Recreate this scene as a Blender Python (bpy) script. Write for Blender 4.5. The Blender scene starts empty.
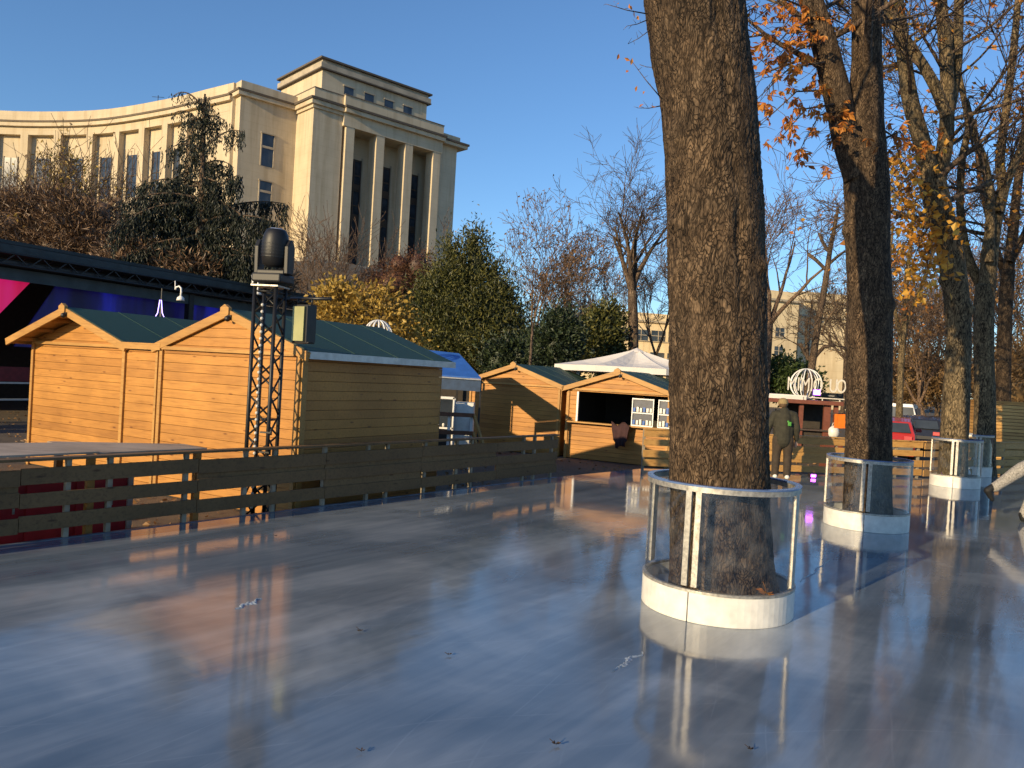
import bpy, math, random
from mathutils import Vector, Matrix, noise
R = math.radians
rnd = random.Random(7)
C = bpy.context.scene.collection
V = Vector

# ------------------------------------------------------------------ camera maths
F_PX, CAM_H, ROLL, PITCH = 788.0, 1.9, R(3.3), R(-.65)

def ray(px, py):
    u = (px - 512) / F_PX; v = -(py - 384) / F_PX
    a = u * math.cos(ROLL) - v * math.sin(ROLL); b = u * math.sin(ROLL) + v * math.cos(ROLL)
    y = math.cos(PITCH) - b * math.sin(PITCH); z = math.sin(PITCH) + b * math.cos(PITCH)
    return a / y, z / y

def P(px, py, Y):
    a, b = ray(px, py)
    return V((a * Y, Y, CAM_H + b * Y))

def G(px, py, z=0.0):
    a, b = ray(px, py); d = (z - CAM_H) / b
    return V((a * d, d, z))

def to_px(p):
    a = p.x / p.y; z = (p.z - CAM_H) / p.y
    # invert pitch
    Y = math.cos(PITCH) + z * math.sin(PITCH); Z = -math.sin(PITCH) + z * math.cos(PITCH)
    a, b = a / Y, Z / Y
    u = a * math.cos(ROLL) + b * math.sin(ROLL); v = -a * math.sin(ROLL) + b * math.cos(ROLL)
    return 512 + u * F_PX, 384 - v * F_PX

def smooth(t):
    t = max(0.0, min(1.0, t)); return t * t * (3 - 2 * t)

GZ = -0.25
def gz(x, y):
    h = 12.0 * smooth((y - 36) / 42.0) * smooth((6 - x) / 22.0)
    return GZ + h

# ------------------------------------------------------------------ mesh builder
class MB:
    def __init__(s):
        s.v = []; s.f = []; s.sm = []
    def add(s, vs, fs, sm=False):
        n = len(s.v); s.v.extend(vs)
        for f in fs:
            s.f.append(tuple(i + n for i in f)); s.sm.append(sm)
    def hexa(s, p):            # eight corners: bottom ring then top ring
        s.add([V(q) for q in p], [(3, 2, 1, 0), (4, 5, 6, 7), (0, 1, 5, 4), (1, 2, 6, 5), (2, 3, 7, 6), (3, 0, 4, 7)])
    def box(s, c, d, rz=0.0, M=None):
        c = V(c); hx, hy, hz = d[0] / 2, d[1] / 2, d[2] / 2
        ps = [V((x, y, z)) for z in (-hz, hz) for x, y in ((-hx, -hy), (hx, -hy), (hx, hy), (-hx, hy))]
        if M is None: M = Matrix.Rotation(rz, 3, 'Z')
        s.hexa([c + M @ q for q in ps])
    def bar(s, a, b, w, h=None, up=(0, 0, 1)):   # square bar between two points
        a = V(a); b = V(b); h = h or w
        d = (b - a).normalized(); up = V(up)
        if abs(d.dot(up)) > .98: up = V((0, 1, 0))
        x = d.cross(up).normalized() * (w / 2); y = x.cross(d).normalized() * (h / 2)
        s.hexa([a - x - y, a + x - y, a + x + y, a - x + y, b - x - y, b + x - y, b + x + y, b - x + y])
    def tube(s, pts, rs, n=6, cap=True, sm=True):
        pts = [V(p) for p in pts]
        if not isinstance(rs, (list, tuple)): rs = [rs] * len(pts)
        m = len(pts); base = len(s.v); ref = None
        for i, p in enumerate(pts):
            t = (pts[min(i + 1, m - 1)] - pts[max(i - 1, 0)])
            if t.length < 1e-9: t = V((0, 0, 1))
            t.normalize()
            if ref is None:
                ref = t.orthogonal().normalized()
            else:
                ref = (ref - t * ref.dot(t))
                ref = ref.normalized() if ref.length > 1e-6 else t.orthogonal().normalized()
            b = t.cross(ref)
            for k in range(n):
                a = 2 * math.pi * k / n
                s.v.append(p + (ref * math.cos(a) + b * math.sin(a)) * rs[i])
        for i in range(m - 1):
            for k in range(n):
                k2 = (k + 1) % n
                s.f.append((base + i * n + k, base + i * n + k2, base + (i + 1) * n + k2, base + (i + 1) * n + k)); s.sm.append(sm)
        if cap:
            s.f.append(tuple(base + k for k in range(n))[::-1]); s.sm.append(False)
            s.f.append(tuple(base + (m - 1) * n + k for k in range(n))); s.sm.append(False)
    def ring(s, c, r0, r1, z0, z1, a0=0, a1=2 * math.pi, n=64):   # solid annular band
        c = V(c); full = abs(a1 - a0 - 2 * math.pi) < 1e-6
        m = n if full else n + 1
        vs = []
        for i in range(m):
            a = a0 + (a1 - a0) * i / n; ca, sa = math.cos(a), math.sin(a)
            for r, z in ((r0, z0), (r1, z0), (r1, z1), (r0, z1)): vs.append(c + V((r * ca, r * sa, z)))
        fs = []
        for i in range(n):
            j = (i + 1) % m
            for k in range(4):
                k2 = (k + 1) % 4
                fs.append((i * 4 + k, j * 4 + k, j * 4 + k2, i * 4 + k2))
        if not full: fs += [(0, 1, 2, 3), (n * 4 + 3, n * 4 + 2, n * 4 + 1, n * 4)]
        s.add(vs, fs, False)
    def lathe(s, c, prof, n=24, sm=True):
        c = V(c); vs = []
        for r, z in prof:
            for k in range(n):
                a = 2 * math.pi * k / n; vs.append(c + V((r * math.cos(a), r * math.sin(a), z)))
        fs = [(i * n + k, i * n + (k + 1) % n, (i + 1) * n + (k + 1) % n, (i + 1) * n + k) for i in range(len(prof) - 1) for k in range(n)]
        s.add(vs, fs, sm)
        if prof[0][0] > 1e-4: s.add([vs[k] for k in range(n)], [tuple(range(n))[::-1]])
        if prof[-1][0] > 1e-4: s.add([vs[(len(prof) - 1) * n + k] for k in range(n)], [tuple(range(n))])
    def prism(s, poly, a, b):  # extrude a 3-D polygon from offset a to offset b
        a = V(a); b = V(b); n = len(poly); poly = [V(p) for p in poly]
        s.add([p + a for p in poly] + [p + b for p in poly],
              [tuple(range(n))[::-1], tuple(range(n, 2 * n))] + [(i, (i + 1) % n, n + (i + 1) % n, n + i) for i in range(n)])
    def ball(s, c, r, n=10, m=7, sc=(1, 1, 1)):
        c = V(c); vs = []; 
        for i in range(m + 1):
            t = math.pi * i / m
            for k in range(n):
                a = 2 * math.pi * k / n
                vs.append(c + V((r * sc[0] * math.sin(t) * math.cos(a), r * sc[1] * math.sin(t) * math.sin(a), r * sc[2] * math.cos(t))))
        s.add(vs, [(i * n + k, (i + 1) * n + k, (i + 1) * n + (k + 1) % n, i * n + (k + 1) % n) for i in range(m) for k in range(n)], True)

ORIG = {}
def build(name, mb, mat, parent=None, world=False, bevel=0.0):
    off = V((0, 0, 0))
    if parent is not None and world: off = ORIG.get(parent.name, V((0, 0, 0)))
    me = bpy.data.meshes.new(name)
    vs = mb.v if off.length == 0 else [p - off for p in mb.v]
    me.from_pydata([tuple(p) for p in vs], [], mb.f)
    me.polygons.foreach_set('use_smooth', mb.sm)
    if isinstance(mat, (list, tuple)):
        for m in mat: me.materials.append(m)
    else: me.materials.append(mat)
    me.update()
    o = bpy.data.objects.new(name, me); C.objects.link(o)
    if parent is not None:
        o.parent = parent
        if world: ORIG[o.name] = off
    if bevel:
        b = o.modifiers.new('bevel', 'BEVEL'); b.width = bevel; b.segments = 2; b.limit_method = 'ANGLE'; b.angle_limit = R(40)
    return o

def tag(o, label, cat, group=None):
    o['label'] = label; o['category'] = cat
    if group: o['group'] = group
    return o
def thing(name, label, cat, loc=(0, 0, 0), rz=0.0, group=None):
    o = bpy.data.objects.new(name, None); C.objects.link(o)
    o.location = loc; o.rotation_euler = (0, 0, rz); o.empty_display_size = .2
    ORIG[o.name] = V(loc)
    return tag(o, label, cat, group)
def struct(name, mb, mat):
    o = build(name, mb, mat); o['kind'] = 'structure'; return o
def copy_tree(o, parent=None):
    c = o.copy(); C.objects.link(c)
    if parent is not None: c.parent = parent
    for ch in [x for x in o.children]: copy_tree(ch, c)
    return c

# ------------------------------------------------------------------ materials
def newmat(name):
    m = bpy.data.materials.new(name); m.use_nodes = True
    nt = m.node_tree; return m, nt, nt.nodes['Principled BSDF']
def lk(nt, a, b): nt.links.new(a, b)
def coords2(nt, scale, rot):
    m1 = nt.nodes.new('ShaderNodeMapping'); m1.inputs['Rotation'].default_value = rot
    tc = nt.nodes.new('ShaderNodeTexCoord'); lk(nt, tc.outputs['Object'], m1.inputs['Vector'])
    m2 = nt.nodes.new('ShaderNodeMapping'); m2.inputs['Scale'].default_value = scale; lk(nt, m1.outputs['Vector'], m2.inputs['Vector']); return m2.outputs['Vector']
def coords(nt, scale=(1, 1, 1), rot=(0, 0, 0), src='Object'):
    tc = nt.nodes.new('ShaderNodeTexCoord'); mp = nt.nodes.new('ShaderNodeMapping')
    mp.inputs['Scale'].default_value = scale; mp.inputs['Rotation'].default_value = rot
    lk(nt, tc.outputs[src], mp.inputs['Vector']); return mp.outputs['Vector']
def ntex(nt, vec, scale, detail=4, rough=.55, dist=0.0):
    n = nt.nodes.new('ShaderNodeTexNoise'); n.inputs['Scale'].default_value = scale
    n.inputs['Detail'].default_value = detail; n.inputs['Roughness'].default_value = rough
    n.inputs['Distortion'].default_value = dist; lk(nt, vec, n.inputs['Vector']); return n.outputs['Fac']
def ramp(nt, fac, stops):
    r = nt.nodes.new('ShaderNodeValToRGB'); e = r.color_ramp.elements
    while len(e) < len(stops): e.new(.5)
    for i, (p, c) in enumerate(stops):
        e[i].position = p; e[i].color = (*c, 1) if len(c) == 3 else c
    lk(nt, fac, r.inputs['Fac']); return r.outputs['Color']
def mix(nt, f, a, b, mode='MIX'):
    m = nt.nodes.new('ShaderNodeMix'); m.data_type = 'RGBA'; m.blend_type = mode
    for sock, val in ((m.inputs[0], f), (m.inputs[6], a), (m.inputs[7], b)):
        if isinstance(val, (int, float)): sock.default_value = val
        elif isinstance(val, tuple): sock.default_value = (*val, 1) if len(val) == 3 else val
        else: lk(nt, val, sock)
    return m.outputs[2]
def math_n(nt, op, a, b=None, clamp=False):
    m = nt.nodes.new('ShaderNodeMath'); m.operation = op; m.use_clamp = clamp
    for i, v in enumerate((a, b)):
        if v is None: continue
        if isinstance(v, (int, float)): m.inputs[i].default_value = v
        else: lk(nt, v, m.inputs[i])
    return m.outputs[0]
def bump(nt, bsdf, h, strength=.5, dist=.02):
    b = nt.nodes.new('ShaderNodeBump'); b.inputs['Strength'].default_value = strength; b.inputs['Distance'].default_value = dist
    lk(nt, h, b.inputs['Height']); lk(nt, b.outputs['Normal'], bsdf.inputs['Normal'])

def simple(name, col, rough=.6, metal=0.0, var=.25, scale=8.0, stretch=(1, 1, 1), bmp=.15, spec=None, island=0.0, coat=0.0):
    m, nt, b = newmat(name)
    vec = coords(nt, stretch)
    n = ntex(nt, vec, scale, 5)
    lo = tuple(c * (1 - var) for c in col); hi = tuple(min(1, c * (1 + var)) for c in col)
    out = ramp(nt, n, [(.3, lo), (.7, hi)])
    if island:
        g = nt.nodes.new('ShaderNodeNewGeometry')
        k = ramp(nt, g.outputs['Random Per Island'], [(0, (1 - island,) * 3), (1, (1 + island * .4,) * 3)])
        out = mix(nt, 1.0, out, k, 'MULTIPLY')
    lk(nt, out, b.inputs['Base Color'])
    b.inputs['Roughness'].default_value = rough; b.inputs['Metallic'].default_value = metal
    if coat: b.inputs['Coat Weight'].default_value = coat
    if spec is not None: b.inputs['Specular IOR Level'].default_value = spec
    if bmp: bump(nt, b, n, bmp, .01)
    return m
def wood(name, col, dark, rough=.55, island=.25, grain=(1.2, 14, 14), bmp=.2, knots=True):
    m, nt, b = newmat(name)
    vec = coords(nt, grain)
    n = ntex(nt, vec, 2.2, 6, .6, .6)
    out = ramp(nt, n, [(.25, dark), (.5, col), (.8, tuple(min(1, c * 1.15) for c in col))])
    g = nt.nodes.new('ShaderNodeNewGeometry')
    k = ramp(nt, g.outputs['Random Per Island'], [(0, (1 - island, 1 - island * 1.15, 1 - island * 1.3)), (.5, (1, 1, 1)), (1, (1.06, 1.08, 1.1))])
    out = mix(nt, 1.0, out, k, 'MULTIPLY')
    big = ntex(nt, coords(nt, (1, 1, 1)), 1.1, 3)
    out = mix(nt, 1.0, out, ramp(nt, big, [(.35, (.8, .78, .74)), (.65, (1.05, 1.05, 1.05))]), 'MULTIPLY')
    if knots:
        vo = nt.nodes.new('ShaderNodeTexVoronoi'); vo.inputs['Scale'].default_value = 1.0
        lk(nt, coords(nt, (2.2, 2.2, 7.5)), vo.inputs['Vector'])
        kn = ramp(nt, vo.outputs['Distance'], [(.05, (.42, .34, .28)), (.13, (1, 1, 1))])
        out = mix(nt, 1.0, out, kn, 'MULTIPLY')
    lk(nt, out, b.inputs['Base Color']); b.inputs['Roughness'].default_value = rough
    bump(nt, b, n, bmp, .006)
    return m
def foliage(name, cols, rough=.55, trans=.3):
    m, nt, b = newmat(name)
    g = nt.nodes.new('ShaderNodeNewGeometry')
    big = ntex(nt, coords(nt), .9, 3)
    f = math_n(nt, 'ADD', math_n(nt, 'MULTIPLY', g.outputs['Random Per Island'], .6), math_n(nt, 'MULTIPLY', big, .4))
    st = [(i / max(1, len(cols) - 1) * .7 + .15, c) for i, c in enumerate(cols)]
    out = ramp(nt, f, st)
    lk(nt, out, b.inputs['Base Color']); b.inputs['Roughness'].default_value = rough
    if trans:
        t = nt.nodes.new('ShaderNodeBsdfTranslucent'); lk(nt, out, t.inputs['Color'])
        ms = nt.nodes.new('ShaderNodeMixShader'); ms.inputs[0].default_value = trans
        lk(nt, b.outputs[0], ms.inputs[1]); lk(nt, t.outputs[0], ms.inputs[2])
        lk(nt, ms.outputs[0], nt.nodes['Material Output'].inputs['Surface'])
    return m
def bark(name, lo, mid, hi, sc=1.0, bs=.8, zs=.28):
    m, nt, b = newmat(name)
    vec = coords(nt, (1, 1, zs))
    n = ntex(nt, vec, 14 * sc, 8, .65, .3)
    vo = nt.nodes.new('ShaderNodeTexVoronoi'); vo.feature = 'DISTANCE_TO_EDGE'; vo.inputs['Scale'].default_value = 33 * sc
    wv = nt.nodes.new('ShaderNodeVectorMath'); wv.operation = 'ADD'
    nn = nt.nodes.new('ShaderNodeTexNoise'); nn.inputs['Scale'].default_value = 6; lk(nt, vec, nn.inputs['Vector'])
    sc_ = nt.nodes.new('ShaderNodeVectorMath'); sc_.operation = 'SCALE'; sc_.inputs['Scale'].default_value = .38
    lk(nt, nn.outputs['Color'], sc_.inputs[0]); lk(nt, vec, wv.inputs[0]); lk(nt, sc_.outputs[0], wv.inputs[1])
    lk(nt, wv.outputs[0], vo.inputs['Vector'])
    crack = ramp(nt, vo.outputs['Distance'], [(0, (0, 0, 0)), (.16, (1, 1, 1))])
    col = ramp(nt, n, [(.28, lo), (.5, mid), (.75, hi)])
    big = ntex(nt, coords(nt), 2.0, 3)
    col = mix(nt, 1.0, col, ramp(nt, big, [(.35, (.8, .8, .78)), (.7, (1.15, 1.1, 1.0))]), 'MULTIPLY')
    col = mix(nt, math_n(nt, 'MULTIPLY', ntex(nt, vec, 5, 3), 1.7, True), col, crack, 'MULTIPLY')
    fl_ = ntex(nt, coords(nt, (1, 1, .5)), 45 * sc, 3, .6)
    col = mix(nt, .62, col, ramp(nt, fl_, [(.36, (.40, .37, .34)), (.52, (1, 1, 1)), (.70, (2.0, 1.9, 1.8))]), 'MULTIPLY')
    lk(nt, col, b.inputs['Base Color']); b.inputs['Roughness'].default_value = .85
    b.inputs['Specular IOR Level'].default_value = .2
    h = math_n(nt, 'ADD', math_n(nt, 'MULTIPLY', crack, .35), n)
    bump(nt, b, h, bs, .02)
    return m
def emit(name, col, s):
    m, nt, b = newmat(name)
    b.inputs['Base Color'].default_value = (*col, 1)
    b.inputs['Emission Color'].default_value = (*col, 1); b.inputs['Emission Strength'].default_value = s
    return m

pine = wood('pine_boards', (.49, .225, .046), (.35, .145, .024), island=.26)
pine_trim = wood('pine_trim', (.47, .25, .065), (.32, .15, .035), island=.1, knots=False)
pine_red = wood('stained_rail', (.28, .12, .05), (.16, .06, .02), knots=False)
grey_wood = wood('weathered_boards', (.20, .115, .045), (.10, .055, .022), rough=.7, island=.35)
fresh_wood = wood('fresh_boards', (.58, .33, .10), (.38, .19, .05), island=.3)
ply = wood('weathered_plywood', (.40, .32, .24), (.24, .18, .13), rough=.7, island=.2, grain=(1, 3, 3), knots=False)
felt = simple('green_roof_felt', (.013, .052, .034), .65, var=.35, scale=60, bmp=.5)
steel = simple('galvanised_steel', (.40, .38, .34), .5, metal=.6, var=.35, scale=30, bmp=.05)
steel_paint = simple('pale_steel_post', (.55, .52, .46), .45, metal=.2, var=.15)
zinc = simple('zinc_gutter', (.45, .46, .47), .4, metal=.6, var=.15)
black = simple('black_metal', (.012, .012, .013), .45, var=.2)
black_plastic = simple('black_plastic', (.007, .007, .008), .5, var=.2, bmp=.03)
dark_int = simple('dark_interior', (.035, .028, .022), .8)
white_pl = simple('white_plastic', (.70, .68, .62), .38, var=.13, scale=9, bmp=.05)
white_paint = simple('white_paint', (.78, .77, .74), .45, var=.06)
red_paint = simple('red_panel', (.45, .02, .03), .45, var=.15)
def stone_mat(name, col):
    m, nt, b = newmat(name)
    n = ntex(nt, coords(nt), .4, 6, .6); s = ntex(nt, coords(nt, (1, 1, .07)), 1.3, 4, .65)
    out = ramp(nt, n, [(.3, tuple(c * .88 for c in col)), (.7, tuple(c * 1.08 for c in col))])
    out = mix(nt, 1.0, out, ramp(nt, s, [(.34, (.84, .81, .77)), (.52, (1, 1, 1))]), 'MULTIPLY')
    sx = nt.nodes.new('ShaderNodeSeparateXYZ'); tc = nt.nodes.new('ShaderNodeTexCoord'); lk(nt, tc.outputs['Object'], sx.inputs[0])
    fr = math_n(nt, 'FRACT', math_n(nt, 'MULTIPLY', sx.outputs['Z'], 1 / .85))
    out = mix(nt, 1.0, out, ramp(nt, fr, [(.0, (.84, .82, .78)), (.05, (1, 1, 1))]), 'MULTIPLY')
    lk(nt, out, b.inputs['Base Color']); b.inputs['Roughness'].default_value = .85; b.inputs['Specular IOR Level'].default_value = .2
    return m
stone_lit = stone_mat('cream_limestone', (.57, .475, .33))
far_stone = stone_mat('bright_cream_render', (.74, .60, .38))
stone_dark = simple('weathered_limestone', (.40, .34, .25), .85, var=.22, scale=.8, bmp=.1)
win_dark = simple('dark_window_glass', (.035, .045, .06), .12, var=.5, scale=.9, bmp=0)
win_frame = simple('dark_window_frame', (.05, .035, .025), .5)
tarp_blue = simple('blue_tarpaulin', (.03, .12, .42), .45, var=.15, scale=3)
canvas = simple('white_canvas', (.66, .62, .58), .8, var=.06, scale=3)
cloth_dark = simple('dark_red_cloth', (.045, .018, .018), .9)
olive = simple('olive_jacket', (.028, .026, .016), .85, var=.3, scale=14, bmp=.4)
olive2 = simple('dark_olive_trousers', (.040, .028, .018), .85, var=.3, scale=14, bmp=.4)
skin_m = simple('skin', (.50, .30, .20), .5, var=.06, bmp=0)
khaki = simple('khaki_knit', (.26, .19, .09), .9, var=.2, scale=60, bmp=.4)
hair_m = simple('brown_hair', (.10, .06, .03), .7, var=.4, scale=80, stretch=(1, 1, .2), bmp=.4)
rubber = simple('rubber', (.008, .008, .008), .7)
trunk_m = bark('horse_chestnut_bark', (.030, .019, .012), (.095, .066, .043), (.22, .155, .10), 1.0, .8, .36)
trunk_s = bark('smooth_bark', (.085, .065, .040), (.17, .13, .078), (.26, .20, .12), .6, .5)
twig_m = bark('twig_bark', (.06, .045, .035), (.14, .10, .075), (.22, .17, .12), .5, .1)
twig_pink = bark('reddish_twig_bark', (.10, .07, .055), (.22, .15, .11), (.32, .23, .17), .5, .1)
leaf_or = foliage('orange_leaves', [(.28, .09, .02), (.52, .18, .03), (.66, .32, .06)], trans=.4)
leaf_cop = foliage('copper_leaves', [(.13, .07, .035), (.25, .14, .06), (.40, .22, .08)], trans=.25)
leaf_yel = foliage('yellow_leaves', [(.16, .10, .02), (.40, .26, .05), (.55, .38, .09)], trans=.3)
leaf_ever = foliage('olive_evergreen_leaves', [(.012, .018, .006), (.06, .068, .016), (.16, .145, .032)], trans=.12)
leaf_dark = foliage('dark_yew_leaves', [(.008, .016, .008), (.022, .036, .014), (.04, .06, .02)], trans=.08)
leaf_cedar = foliage('cedar_needles', [(.004, .007, .004), (.010, .016, .007), (.024, .030, .012)], trans=.08)
leaf_hedge = foliage('hedge_leaves', [(.02, .04, .01), (.05, .08, .02), (.07, .10, .025)], trans=.1)

def ice_material():
    m, nt, b = newmat('wet_rink_ice')
    st = coords2(nt, (.9, .24, 1), (0, 0, R(41)))     # long streaks along the rink
    st2 = coords2(nt, (7, .40, 1), (0, 0, R(36)))
    iso = coords(nt)
    a = ntex(nt, st, 1.0, 6, .6, .3); c = ntex(nt, st2, 1.0, 5, .6, .2); d = ntex(nt, iso, .55, 4, .6, .6); fine = ntex(nt, iso, 26, 6, .7)
    k = math_n(nt, 'ADD', math_n(nt, 'MULTIPLY', a, .5), math_n(nt, 'MULTIPLY', d, .5))
    col = ramp(nt, k, [(.36, (.065, .092, .122)), (.5, (.145, .18, .215)), (.64, (.34, .375, .40))])
    col = mix(nt, .14, col, ramp(nt, c, [(.42, (.10, .13, .19)), (.66, (.42, .45, .50))]))
    speck = ramp(nt, fine, [(.72, (1, 1, 1)), (.80, (.55, .52, .5))])
    col = mix(nt, .6, col, speck, 'MULTIPLY')
    lk(nt, col, b.inputs['Base Color'])
    def scratch(rot, sc, w):
        wv = nt.nodes.new('ShaderNodeTexWave'); wv.inputs['Scale'].default_value = sc; wv.inputs['Distortion'].default_value = 9; wv.inputs['Detail'].default_value = 1.5; wv.inputs['Detail Scale'].default_value = .35
        lk(nt, coords2(nt, (1, 1, 1), (0, 0, rot)), wv.inputs['Vector'])
        return ramp(nt, wv.outputs['Fac'], [(0, (1, 1, 1)), (w, (0, 0, 0))])
    sc1 = mix(nt, 1.0, scratch(R(20), .9, .0025), scratch(R(75), .7, .002), 'SCREEN')
    msk = ramp(nt, ntex(nt, iso, 1.7, 3), [(.45, (0, 0, 0)), (.6, (1, 1, 1))])
    sc1 = mix(nt, 1.0, sc1, msk, 'MULTIPLY')
    col = mix(nt, math_n(nt, 'MULTIPLY', sc1, .09), col, (.45, .50, .56))
    lk(nt, col, b.inputs['Base Color'])
    # wet film lies in patches, smoother towards the far end of the rink
    rr = math_n(nt, 'ADD', math_n(nt, 'MULTIPLY', ntex(nt, iso, 1.1, 4, .6), .15), math_n(nt, 'MULTIPLY', c, .02))
    tc = nt.nodes.new('ShaderNodeTexCoord'); sx = nt.nodes.new('ShaderNodeSeparateXYZ'); lk(nt, tc.outputs['Object'], sx.inputs[0])
    along = math_n(nt, 'ADD', math_n(nt, 'MULTIPLY', sx.outputs['X'], .80), math_n(nt, 'MULTIPLY', sx.outputs['Y'], .60))
    mr = nt.nodes.new('ShaderNodeMapRange'); mr.inputs[1].default_value = 3; mr.inputs[2].default_value = 15
    mr.inputs[3].default_value = .85; mr.inputs[4].default_value = .10; lk(nt, along, mr.inputs[0])
    rr = math_n(nt, 'ADD', math_n(nt, 'MULTIPLY', rr, mr.outputs[0]), .03)
    lk(nt, rr, b.inputs['Roughness'])
    b.inputs['IOR'].default_value = 1.45; b.inputs['Specular IOR Level'].default_value = .85
    h = math_n(nt, 'ADD', math_n(nt, 'MULTIPLY', c, .35), math_n(nt, 'MULTIPLY', ntex(nt, iso, 1.6, 4, .6, .5), 1.2))
    bp = nt.nodes.new('ShaderNodeBump'); bp.inputs['Strength'].default_value = .07; bp.inputs['Distance'].default_value = .02
    lk(nt, h, bp.inputs['Height']); lk(nt, bp.outputs['Normal'], b.inputs['Normal'])
    return m
ice_m = ice_material()
def ground_material():
    m, nt, b = newmat('damp_gravel_and_leaves')
    v = coords(nt)
    n = ntex(nt, v, 3, 8, .7); n2 = ntex(nt, v, 40, 6, .7)
    col = ramp(nt, n, [(.3, (.045, .035, .025)), (.5, (.10, .08, .055)), (.72, (.19, .14, .085))])
    col = mix(nt, .5, col, ramp(nt, n2, [(.4, (.06, .05, .04)), (.65, (.22, .16, .09))]))
    lk(nt, col, b.inputs['Base Color']); b.inputs['Roughness'].default_value = .9
    bump(nt, b, n2, .6, .02); return m
ground_m = ground_material()
asphalt = simple('asphalt', (.05, .05, .052), .85, var=.3, scale=30)
def glass_material():
    m, nt, b = newmat('clear_acrylic')
    nt.nodes.remove(b)
    g = nt.nodes.new('ShaderNodeBsdfGlossy'); g.inputs['Roughness'].default_value = .03; g.inputs['Color'].default_value = (.9, .92, .95, 1)
    t = nt.nodes.new('ShaderNodeBsdfTransparent'); t.inputs['Color'].default_value = (.90, .91, .92, 1)
    d = nt.nodes.new('ShaderNodeBsdfDiffuse'); d.inputs['Color'].default_value = (.5, .5, .5, 1)
    lw = nt.nodes.new('ShaderNodeLayerWeight'); fr = nt.nodes.new('ShaderNodeMath'); fr.operation = 'MULTIPLY_ADD'; fr.inputs[1].default_value = .9; fr.inputs[2].default_value = .035
    lk(nt, math_n(nt, 'POWER', lw.outputs['Facing'], 5.0), fr.inputs[0])
    ms = nt.nodes.new('ShaderNodeMixShader'); lk(nt, fr.outputs[0], ms.inputs[0]); lk(nt, t.outputs[0], ms.inputs[1]); lk(nt, g.outputs[0], ms.inputs[2])
    dirt = ramp(nt, ntex(nt, coords(nt), 7, 5), [(.4, (.0,) * 3), (.8, (.07,) * 3)])
    m2 = nt.nodes.new('ShaderNodeMixShader'); lk(nt, dirt, m2.inputs[0]); lk(nt, ms.outputs[0], m2.inputs[1]); lk(nt, d.outputs[0], m2.inputs[2])
    lk(nt, m2.outputs[0], nt.nodes['Material Output'].inputs['Surface'])
    return m
acrylic = glass_material()

# ------------------------------------------------------------------ camera, world, sun
SUN_AZ, SUN_EL = 42.2, 15.0
cam = bpy.data.cameras.new('camera'); cam.sensor_width = 36; cam.lens = F_PX / 1024 * 36; cam.clip_end = 2000; cam.clip_start = .05
co = bpy.data.objects.new('camera', cam); C.objects.link(co); co.location = (0, 0, CAM_H)
co.rotation_mode = 'QUATERNION'
co.rotation_quaternion = (Matrix.Rotation(PITCH, 3, 'X') @ Matrix.Rotation(R(90), 3, 'X') @ Matrix.Rotation(ROLL, 3, 'Z')).to_quaternion()
bpy.context.scene.camera = co
w = bpy.data.worlds.new('World'); bpy.context.scene.world = w; w.use_nodes = True
sky = w.node_tree.nodes.new('ShaderNodeTexSky'); sky.sky_type = 'NISHITA'; sky.sun_disc = False
sky.sun_elevation = R(SUN_EL); sky.sun_rotation = R(180 + SUN_AZ); sky.ozone_density = 5.0; sky.dust_density = .1; sky.air_density = 1.0
bg = w.node_tree.nodes['Background']; bg.inputs[1].default_value = .15
w.node_tree.links.new(sky.outputs[0], bg.inputs[0])
sl = bpy.data.lights.new('sun', 'SUN'); sl.energy = 5.0; sl.angle = R(.5); sl.color = (1, .77, .45)
so = bpy.data.objects.new('sun', sl); C.objects.link(so)
sd = V((math.sin(R(SUN_AZ)) * math.cos(R(SUN_EL)), math.cos(R(SUN_AZ)) * math.cos(R(SUN_EL)), -math.sin(R(SUN_EL))))
so.rotation_mode = 'QUATERNION'; so.rotation_quaternion = sd.to_track_quat('-Z', 'Y'); so.location = (-30, -40, 20)
vs = bpy.context.scene.view_settings; vs.view_transform = 'Standard'; vs.look = 'None'; vs.exposure = .28; vs.gamma = 1

# ================================================================== SETTING
# rink outline (left barrier line, gap, back barrier line, right side out of frame)
RC = V((-.72, 12.80, 0)); RDIR = V((math.sin(R(37)), math.cos(R(37)), 0))     # corner, long direction of the rink
rink = [RC - RDIR * 27, RC + RDIR * 2.78, V((1.15, 15.3, 0)), V((3.0, 17.45, 0)), V((9.95, 18.85, 0)), V((14.6, 21.6, 0)), V((24, 30, 0)), V((44, 12, 0)), V((14, -22, 0))]
m = MB(); n = len(rink)
m.add(list(rink) + [p + V((0, 0, -.22)) for p in rink], [tuple(range(n))[::-1]] + [(i, (i + 1) % n, n + (i + 1) % n, n + i) for i in range(n)])
o = struct('ice', m, ice_m)
# ground sheet with the rise on the palace side
xs = sorted(set([-900, -500, -300, -200, -150] + list(range(-120, 121, 4)) + [150, 200, 300, 500, 900]))
ys = sorted(set([-900, -400, -150, -60] + list(range(-40, 161, 4)) + [200, 300, 500, 900, 1500]))
m = MB(); nx = len(xs)
m.add([V((x, y, gz(x, y))) for y in ys for x in xs], [(j * nx + i, j * nx + i + 1, (j + 1) * nx + i + 1, (j + 1) * nx + i) for j in range(len(ys) - 1) for i in range(nx - 1)], True)
struct('ground', m, ground_m)
# frozen edge of the rink along the left barrier
m = MB()
for a, b in ((rink[0], rink[1]),):
    m.bar(a + V((-.02, .02, -.045)), b + V((-.02, .02, -.045)), .06, .10)
struct('rink_edge', m, simple('frosted_rink_edge', (.11, .125, .15), .6, var=.4, scale=5))
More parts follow.
